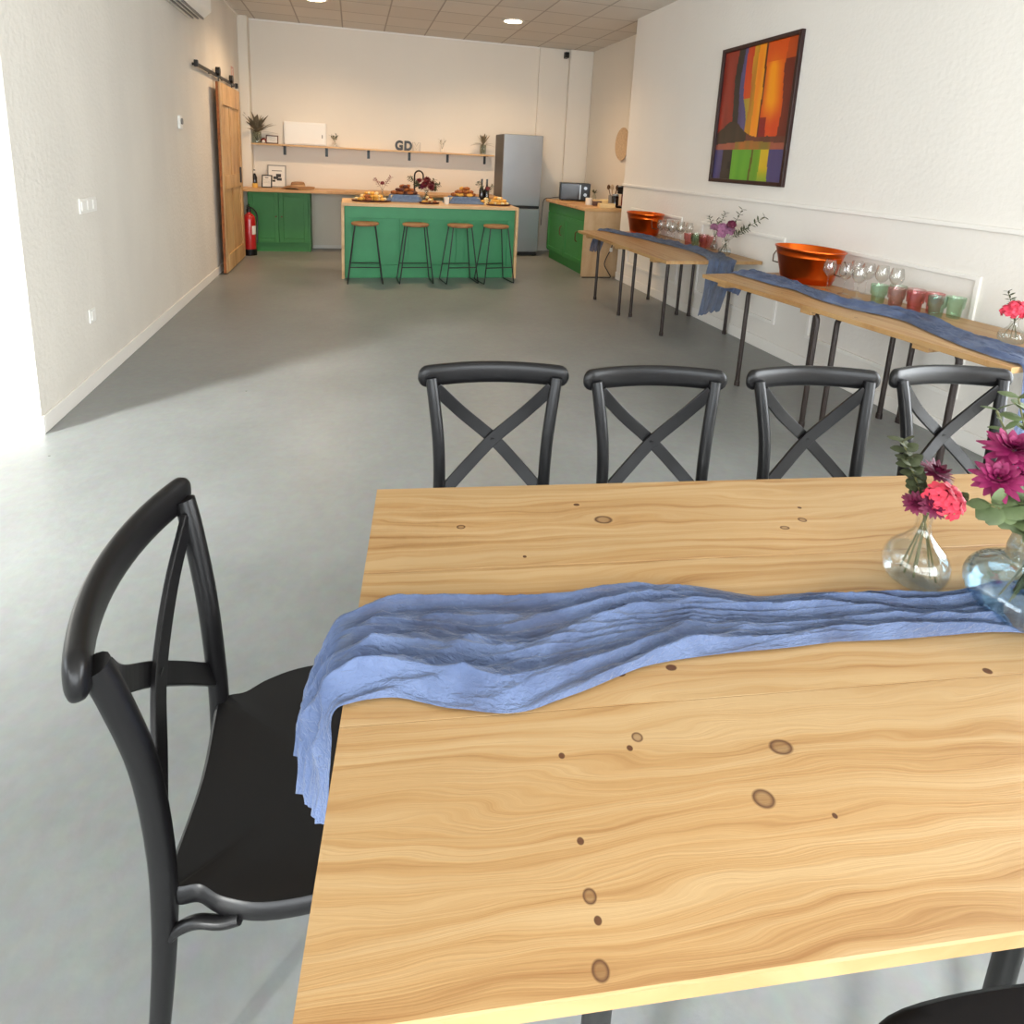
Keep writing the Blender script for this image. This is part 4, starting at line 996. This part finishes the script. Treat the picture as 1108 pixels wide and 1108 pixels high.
# ------------------------------------------------------------------ cross-back chairs
def make_chair():
    t = thing('cross_back_chair', '', 'chair')
    bp_ = M['black_pl']
    out = catmull([(-.150, -.222, 0), (0, -.212, 0), (.150, -.222, 0), (.165, -.205, 0), (.168, -.175, 0), (.192, -.135, 0), (.211, -.06, 0), (.210, .10, 0), (.196, .185, 0), (.150, .222, 0), (0, .232, 0), (-.150, .222, 0), (-.196, .185, 0), (-.210, .10, 0), (-.211, -.06, 0), (-.192, -.135, 0), (-.168, -.175, 0), (-.165, -.205, 0)], 5, True)
    mb = MB(); rings = []
    for sc_, z in ((.30, .437), (.60, .439), (.82, .444), (.93, .450), (.975, .4515), (1.0, .446), (1.0, .426), (.985, .420), (.95, .421), (.92, .432), (.5, .428)):
        rings.append([mb.bm.verts.new((p.x*sc_, p.y*sc_, z)) for p in out])
    n = len(out); mb.bm.faces.new(rings[0]); mb.bm.faces.new(rings[-1][::-1])
    for A, B in zip(rings, rings[1:]):
        for k in range(n): mb.bm.faces.new((A[k], A[(k+1) % n], B[(k+1) % n], B[k]))
    mb.build('seat', bp_, t, smooth=True, ang=50)
    for s in (-1, 1):
        path = catmull([(s*.182, -.262, 0), (s*.172, -.232, .25), (s*.162, -.220, .42), (s*.158, -.222, .55), (s*.163, -.232, .68), (s*.178, -.252, .80), (s*.187, -.266, .862)], 7)
        MB().tube(path, [.013+.005*min(1, i/14) for i in range(len(path))], 14).build('back_post', bp_, t, smooth=True)
        MB().tube([(s*.170, .180, .430), (s*.178, .195, .22), (s*.186, .205, 0)], [.0165, .0145, .0115], 12).build('front_leg', bp_, t, smooth=True)
        MB().tube(catmull([(s*.167, -.228, .32), (s*.170, -.215, .375), (s*.180, -.178, .408), (s*.193, -.138, .416), (s*.199, -.112, .426)], 5), .0085, 10).build('corner_brace', bp_, t, smooth=True)
    tk = [-math.cos(PI*k/30) for k in range(31)]
    path = [(.226*t_, -.268-.050*(1-t_*t_), .864) for t_ in tk]
    rr = [math.sqrt(max(.012, 1-max(0, (abs(t_)-.885)/.115)**2)) for t_ in tk]
    MB().tube(path, [.033*q for q in rr], 28, sec=(.46, 1.0), se=.72).build('top_rail', bp_, t, smooth=True, ang=70)
    for s in (-1, 1):
        p = [(s*.174, -.258, .835), (s*.096, -.272-.004*s, .752), (0, -.268-.006*s, .668), (-s*.080, -.246-.004*s, .588), (-s*.154, -.224, .508)]
        MB().strap(catmull(p, 6), .037, .0100, (0, 1, .25)).build('cross_strap', bp_, t, bevel=.002)
    MB().tube([(0, -.257, .668), (0, -.280, .668)], .008, 12).build('rivet', bp_, t, smooth=True)
    return t
ch = make_chair()
CG = 'cross-back chairs around the pine table'
rails = [((.409, 1.675), -6.8), ((.892, 1.582), -7.6), ((1.409, 1.518), -7.8), ((1.908, 1.470), -6.9)]
names = ['leftmost of four black cross-back chairs behind the pine table', 'second from left black cross-back chair behind the pine table', 'third from left black cross-back chair behind the pine table', 'rightmost black cross-back chair behind the table, behind the flowers']
for i, (((x, y), a), lab) in enumerate(zip(rails, names)):
    r = math.radians(180+a); off = Matrix.Rotation(r, 3, 'Z') @ Vector((0, -.290, 0)); loc = (x-off.x, y-off.y, 0)
    if i == 0: ch.location = loc; ch.rotation_euler = (0, 0, r); ch['label'] = lab; ch['group'] = CG
    else: dup(ch, loc, r, lab, CG)
r = math.radians(-90-1.8); off = Matrix.Rotation(r, 3, 'Z') @ Vector((0, -.221, 0))
dup(ch, (-.262-off.x, .925-off.y, 0), r, 'black cross-back chair at the left end of the pine table', CG)
p = W_(.86, -1.005); dup(ch, p, TA, 'black chair at the near table side, only its seat showing', CG)

# ------------------------------------------------------------------ serving tables along the right wall
def bent_leg(mb, top, foot, inward, r=.0155):
    """school-desk tube leg: rises from the foot, bends under the top along `inward`"""
    f = Vector(foot); tp = Vector(top); i = Vector(inward).normalized()
    mb.tube([f, f+Vector((0, 0, .60))]+[tp+Vector((0, 0, -.062))+i*(.055*(1-math.cos(a)))+Vector((0, 0, .055*math.sin(a))) for a in (PI/2*k/6 for k in range(7))]+[tp+i*.09+Vector((0, 0, -.012))], r, 12)
def serving_table(label, origin, rz, length, depth, desks, battens):
    """origin = front-left corner at the floor; local x along the front edge, local y to the wall"""
    t = thing('serving_table', label, 'table', origin, rz)
    MB().box((0, 0, .722), (length, depth, .75)).build('tabletop', M['pine_board2'], t, bevel=.002)
    for x in battens: MB().box((x, .006, .698), (x+.08, depth-.05, .722)).build('batten', M['pine_board2'], t, bevel=.002)
    for legs in desks:
        for (x, y, ix, iy) in legs:
            mb = MB(); bent_leg(mb, (x, y, .722), (x, y, 0), (ix, iy, 0)); l = mb.build('leg', M['dark_leg'], t, smooth=True)
            MB().tube([(x, y, 0), (x, y, .035)], .019, 12).build('foot_cap', M['dark_leg'], l, smooth=True)
    return t
M['pine_board2'] = wood('pine_board2', (178, 146, 102), (168, 130, 84), (144, 102, 60), 0, plank=.245, stretch=16, knots=[(.35, .08, .009, 1.4), (.95, .20, .010, 1.4), (1.25, .06, .010, 1.3), (1.7, .16, .009, 1.3), (.65, .12, .006, 1.3)])
# far table: front edge x=2.48, from y=6.45 (left end) to 4.40 (right end); local x = -y world
FO = Vector((2.485, 6.45, 0)); fr = -PI/2
def FL(wx, wy): return (6.45-wy, wx-2.485)
def desk(pts, inv, cx):
    out = []
    for wx, wy in pts:
        lx, ly = inv(wx, wy); out.append((lx, ly, 1 if lx < cx else -1, 0))
    return out
serving_table('far pine serving table against the right wall', FO, fr, 2.05, .915,
              [desk([(2.641, 6.182), (2.617, 5.49), (3.285, 6.15), (3.264, 5.465)], FL, .62), desk([(2.715, 5.42), (2.708, 4.76), (3.367, 5.405), (3.361, 4.757)], FL, 1.36)], [.24, 1.0, 1.75])
NO = Vector((2.472, 3.841, 0)); nd = Vector((.193, -2.049, 0)).normalized(); nr = math.atan2(nd.y, nd.x); nb_ = Vector((-nd.y, nd.x, 0))
def NL(wx, wy): d = Vector((wx, wy, 0))-NO; return (d.dot(nd), d.dot(nb_))
serving_table('near pine serving table against the right wall', NO, nr, 2.058, .735,
              [desk([(2.648, 3.527), (2.621, 2.842), (3.25, 3.55), (3.24, 2.88)], NL, .62), desk([(2.70, 2.775), (2.78, 2.10), (3.31, 2.80), (3.33, 2.12)], NL, 1.36)], [.17, .92, 1.62])
def S2(a, b, n): return (Vector(a), Vector(b), Vector(n))
zt = .7515
runner('table_runner', 'slate blue gauze runner along the far serving table', [
    S2((2.80, 6.52, .47), (2.66, 6.50, .50), (0, 1, .1)), S2((2.84, 6.50, .62), (2.68, 6.49, .62), (0, 1, .1)), S2((2.90, 6.468, .745), (2.73, 6.468, .742), (0, .7, .7)), S2((2.95, 6.40, zt), (2.77, 6.40, zt), (0, .2, 1)), S2((3.00, 6.15, zt), (2.83, 6.15, zt), (0, 0, 1)),
    S2((3.08, 5.85, zt), (2.91, 5.85, zt), (0, 0, 1)), S2((3.13, 5.55, zt), (2.95, 5.55, zt), (0, 0, 1)), S2((3.19, 5.25, zt), (3.00, 5.25, zt), (0, 0, 1)), S2((3.22, 4.95, zt), (3.01, 4.95, zt), (0, 0, 1)), S2((3.20, 4.65, zt), (2.97, 4.65, zt), (0, 0, 1)),
    S2((3.16, 4.46, zt), (2.90, 4.46, zt), (0, -.1, 1)), S2((3.13, 4.39, .748), (2.87, 4.39, .744), (0, -.7, .7)), S2((3.08, 4.360, .66), (2.84, 4.365, .66), (0, -1, .1)), S2((3.05, 4.355, .50), (2.83, 4.36, .50), (0, -1, 0)), S2((3.00, 4.35, .33), (2.80, 4.355, .29), (0, -1, 0))],
    M['gauze_d'], .030, 3.6, 6.1, 300, 60)
def NW(l, d_, z): p = NO+nd*l+nb_*d_; return (p.x, p.y, z)
def S3(l, d0, d1, z, n, l2=None, z2=None): nn = nd*n[0]+Vector((0, 0, n[2])); return (Vector(NW(l, d1, z)), Vector(NW(l if l2 is None else l2, d0, z if z2 is None else z2)), nn)
runner('table_runner', 'blue gauze runner along the near serving table', [
    S3(-.05, .22, .40, .56, (-1, 0, 0), None, .62), S3(-.03, .22, .44, .67, (-1, 0, .1)), S3(-.008, .24, .50, .745, (-.7, 0, .7)), S3(.05, .25, .52, zt, (-.1, 0, 1)), S3(.25, .25, .50, zt, (0, 0, 1)), S3(.45, .24, .44, zt, (0, 0, 1)), S3(.62, .26, .42, zt, (0, 0, 1)),
    S3(.85, .20, .42, zt, (0, 0, 1)), S3(1.10, .20, .44, zt, (0, 0, 1)), S3(1.35, .26, .46, zt, (0, 0, 1)), S3(1.60, .16, .39, zt, (0, 0, 1)), S3(1.85, .08, .33, zt, (0, 0, 1)), S3(2.00, .06, .32, zt, (.1, 0, 1)), S3(2.066, .05, .30, .745, (.7, 0, .7)), S3(2.09, .04, .28, .62, (1, 0, .1)), S3(2.095, .03, .27, .45, (1, 0, 0)), S3(2.10, .03, .26, .30, (1, 0, 0))],
    M['gauze'], .032, 3.6, 11.7, 320, 64)

# copper tubs
def tub(label, x, y, rz):
    t = thing('copper_tub', label, 'tub', (x, y, .7505), rz)
    P = [(.185, 0), (.19, .004), (.198, .03), (.202, .034), (.204, .05), (.205, .055), (.238, .175), (.242, .178), (.244, .188), (.243, .192), (.256, .228), (.264, .232), (.264, .240), (.256, .240), (.250, .228), (.20, .05), (.185, .008), (0, .008)]
    MB().lathe(P, 56, sx=1.0, sy=.74).build('tub_body', M['copper'], t, smooth=True, ang=50)
    for s in (-1, 1):
        MB().box((s*.246-.006, -.03, .165), (s*.246+.006, .03, .20)).build('handle_mount', M['copper'], t, bevel=.003)
        MB().tube([(s*.256, -.05, .185), (s*.275, -.055, .15), (s*.280, -.05, .10), (s*.282, 0, .088), (s*.280, .05, .10), (s*.275, .055, .15), (s*.256, .05, .185)], .0045, 8).build('ring_handle', M['iron'], t, smooth=True)
    return t
tub('oval copper tub on the near serving table', 3.14, 3.575, nr)
tub('oval copper tub on the far serving table', 3.18, 6.20, -PI/2)

# glassware
def make_wine():
    t = thing('wine_glass', '', 'wine glass')
    P = [(0, .0035), (.034, .0015), (.035, 0), (.035, .002), (.010, .006), (.0038, .012), (.0036, .085), (.006, .092), (.022, .104), (.036, .122), (.042, .142), (.040, .170), (.032, .205), (.031, .205), (.0388, .170), (.0405, .142), (.0345, .123), (.020, .1055), (0, .097)]
    MB().lathe(P, 24).build('glass', M['glass_w'], t, smooth=True, ang=60)
    return t
def make_tumbler(mat):
    t = thing('tumbler', '', 'tumbler')
    P = [(.030, 0), (.034, .004), (.038, .056), (.045, .060), (.048, .120), (.046, .120), (.043, .063), (.035, .058), (.032, .011), (0, .011)]
    MB().lathe(P, 30, flute=.018, nfl=10).build('glass', M[mat], t, smooth=True, ang=60)
    return t
def place_set(proto, pts, labs, group, z=.7505):
    for i, ((x, y), lab) in enumerate(zip(pts, labs)):
        if i == 0 and not proto['label']:
            proto.location = (x, y, z); proto['label'] = lab; proto['group'] = group
        else: dup(proto, (x, y, z), random.uniform(0, 6), lab, group)
wg = make_wine()
ordn = ['first', 'second', 'third', 'fourth', 'fifth', 'sixth', 'seventh']
place_set(wg, [(3.065, 3.285), (3.085, 3.165), (3.075, 3.045)], [f'{o_} from the left in the front row of wine glasses by the near tub' for o_ in ordn[:3]], 'wine glasses on the near table')
place_set(wg, [(3.25, 3.25), (3.25, 3.155), (3.265, 3.06), (3.28, 2.965)], [f'{o_} from the left in the back row of wine glasses by the near tub' for o_ in ordn[:4]], 'wine glasses on the near table')
place_set(wg, [(3.17, 5.80), (3.185, 5.69), (3.18, 5.58), (3.21, 5.46)], [f'{o_} from the left in the front row of wine glasses by the far tub' for o_ in ordn[:4]], 'wine glasses on the far table')
place_set(wg, [(3.29, 5.85), (3.305, 5.74), (3.31, 5.63), (3.335, 5.51)], [f'{o_} from the left in the back row of wine glasses by the far tub' for o_ in ordn[:4]], 'wine glasses on the far table')
tm = {k: make_tumbler('glass_'+k) for k in ('green', 'pink', 'grey', 'red', 'mint')}
TG = 'coloured tumblers on the near table'
for k, (x, y), lab in (('green', (3.085, 2.895), 'green tumbler at the left of the front row beside the near runner'), ('pink', (3.105, 2.79), 'pink tumbler, second in the front row beside the near runner'), ('red', (3.13, 2.685), 'rose red tumbler, third in the front row beside the near runner'), ('mint', (3.16, 2.575), 'mint green tumbler at the right end of the near table glasses'),
                       ('grey', (3.195, 2.865), 'grey-green tumbler at the left of the back row on the near table'), ('pink', (3.215, 2.76), 'pink tumbler, second in the back row on the near table'), ('red', (3.235, 2.655), 'rose tumbler, third in the back row on the near table'), ('green', (3.262, 2.55), 'green tumbler, last in the back row on the near table')):
    if not tm[k]['label']: place_set(tm[k], [(x, y)], [lab], TG)
    else: dup(tm[k], (x, y, .7505), random.uniform(0, 6), lab, TG)
TG2 = 'coloured tumblers on the far table'
for k, (x, y), lab in (('red', (3.235, 5.34), 'rose tumbler at the front left of the far table glasses'), ('grey', (3.335, 5.38), 'grey tumbler behind the front left rose one on the far table'), ('green', (3.25, 5.235), 'green tumbler between the rose tumblers on the far table'), ('red', (3.27, 5.125), 'rose tumbler just left of the far vases'), ('pink', (3.355, 5.265), 'pink tumbler at the wall side of the far table'), ('pink', (3.37, 5.155), 'pink tumbler at the wall side left of the far vases')):
    dup(tm[k], (x, y, .7505), random.uniform(0, 6), lab, TG2)
# flowers on the serving tables
bottle_vase('bottle_vase', 'slim glass bottle vase at the back of the far table', (3.325, 5.03, .7505), .036, .155, .015)
bouquet('flower_posy', 'smaller lilac posy in the slim bottle on the far table', (3.325, 5.03, .7505), .150, [((-.02, 0, .22), 'cluster', .04, 'petal_l'), ((.03, -.02, .20), 'cluster', .035, 'petal_l'), ((-.06, .05, .32), 'branch', .035, 'leaf_d'), ((.05, -.05, .36), 'branch', .035, 'leaf_d')])
bottle_vase('glass_vase', 'wider glass jar vase at the right end of the far table', (3.235, 4.72, .7505), .058, .150, .034)
bouquet('flower_bouquet', 'larger lilac bouquet with long leafy branches on the far table', (3.235, 4.72, .7505), .145, [((-.03, .03, .24), 'cluster', .055, 'petal_l'), ((.03, 0, .22), 'cluster', .05, 'petal_l'), ((-.05, 0, .19), 'cluster', .045, 'petal_l'), ((.02, -.03, .28), 'cluster', .045, 'petal_d'), ((.06, -.10, .42), 'branch', .04, 'leaf_d'), ((.12, -.33, .38), 'branch', .045, 'leaf_d'), ((-.05, .10, .30), 'branch', .04, 'leaf_d'), ((.08, -.17, .26), 'branch', .04, 'leaf_d')])
bottle_vase('faceted_vase', 'squat faceted glass vase at the right of the near serving table', (3.075, 2.10, .7505), .058, .125, .018, 'glass', .3, 16)
bouquet('flower_posy', 'bright pink posy in the squat faceted vase', (3.075, 2.10, .7505), .120, [((0, 0, .165), 'cluster', .05, 'petal_p'), ((.03, -.04, .15), 'cluster', .045, 'petal_p'), ((-.02, .02, .15), 'cluster', .04, 'petal_p'), ((.0, .06, .24), 'branch', .025, 'leaf_d')])

# ------------------------------------------------------------------ light
def area(name, loc, rot, sx, sy, e, col):
    L = bpy.data.lights.new(name, 'AREA'); L.shape = 'RECTANGLE'; L.size = sx; L.size_y = sy; L.energy = e; L.color = col
    o = bpy.data.objects.new(name, L); COL.objects.link(o); o.location = loc; o.rotation_euler = rot; return o
area('daylight_shopfront', (-.85, YR-.35, 1.5), (PI/2, 0, 0), 7.3, 2.4, 470, (1, 1, 1))
area('daylight_side_window', (XR+.45, -.17, 1.55), (PI/2, 0, PI/2), 2.9, 2.3, 300, (1, 1, 1))
area('daylight_left_window', (-5.95, .15, 1.5), (PI/2, 0, -PI/2), 4.7, 2.4, 170, (1, 1, 1))
L = bpy.data.lights.new('low_sun', 'SUN'); L.energy = 13; L.angle = math.radians(9); L.color = (1, .97, .92)
lo = bpy.data.objects.new('low_sun', L); COL.objects.link(lo); lo.location = (-9, -3, 5); lo.rotation_euler = Vector((.70, .60, -.35)).to_track_quat('-Z', 'Y').to_euler()
w = bpy.data.worlds.new('World'); sc.world = w; w.use_nodes = True
bg = w.node_tree.nodes['Background']; bg.inputs['Color'].default_value = (.80, .90, 1, 1); bg.inputs['Strength'].default_value = 2.0

# ------------------------------------------------------------------ camera
yaw, pitch, roll, foc, cxp, cyp = 0.26280398, 0.20091408, -0.04973832, 652.24, 554.0, 306.0
sy, cy, sp, cp = math.sin(yaw), math.cos(yaw), math.sin(pitch), math.cos(pitch)
f = Vector((sy*cp, cy*cp, -sp)); rr_ = Vector((cy, -sy, 0)); dn = f.cross(rr_)
r2 = rr_*math.cos(roll)+dn*math.sin(roll); d2 = -rr_*math.sin(roll)+dn*math.cos(roll)
cam = bpy.data.cameras.new('Camera'); co = bpy.data.objects.new('Camera', cam); COL.objects.link(co)
mat = Matrix((( r2.x, -d2.x, -f.x, 0), (r2.y, -d2.y, -f.y, 0), (r2.z, -d2.z, -f.z, 1.5), (0, 0, 0, 1)))
co.matrix_world = mat
cam.sensor_width = 36; cam.sensor_fit = 'HORIZONTAL'; cam.lens = foc/1108*36; cam.shift_x = 0; cam.shift_y = -(554-cyp)/1108; cam.clip_start = .02
sc.camera = co
sc.view_settings.view_transform = 'Standard'; sc.view_settings.look = 'None'; sc.view_settings.gamma = 1; sc.view_settings.use_curve_mapping = False
sc.view_settings.exposure = 0.0
sc.cycles.use_denoising = True
sc.cycles.max_bounces = 10; sc.cycles.transparent_max_bounces = 24; sc.cycles.diffuse_bounces = 5
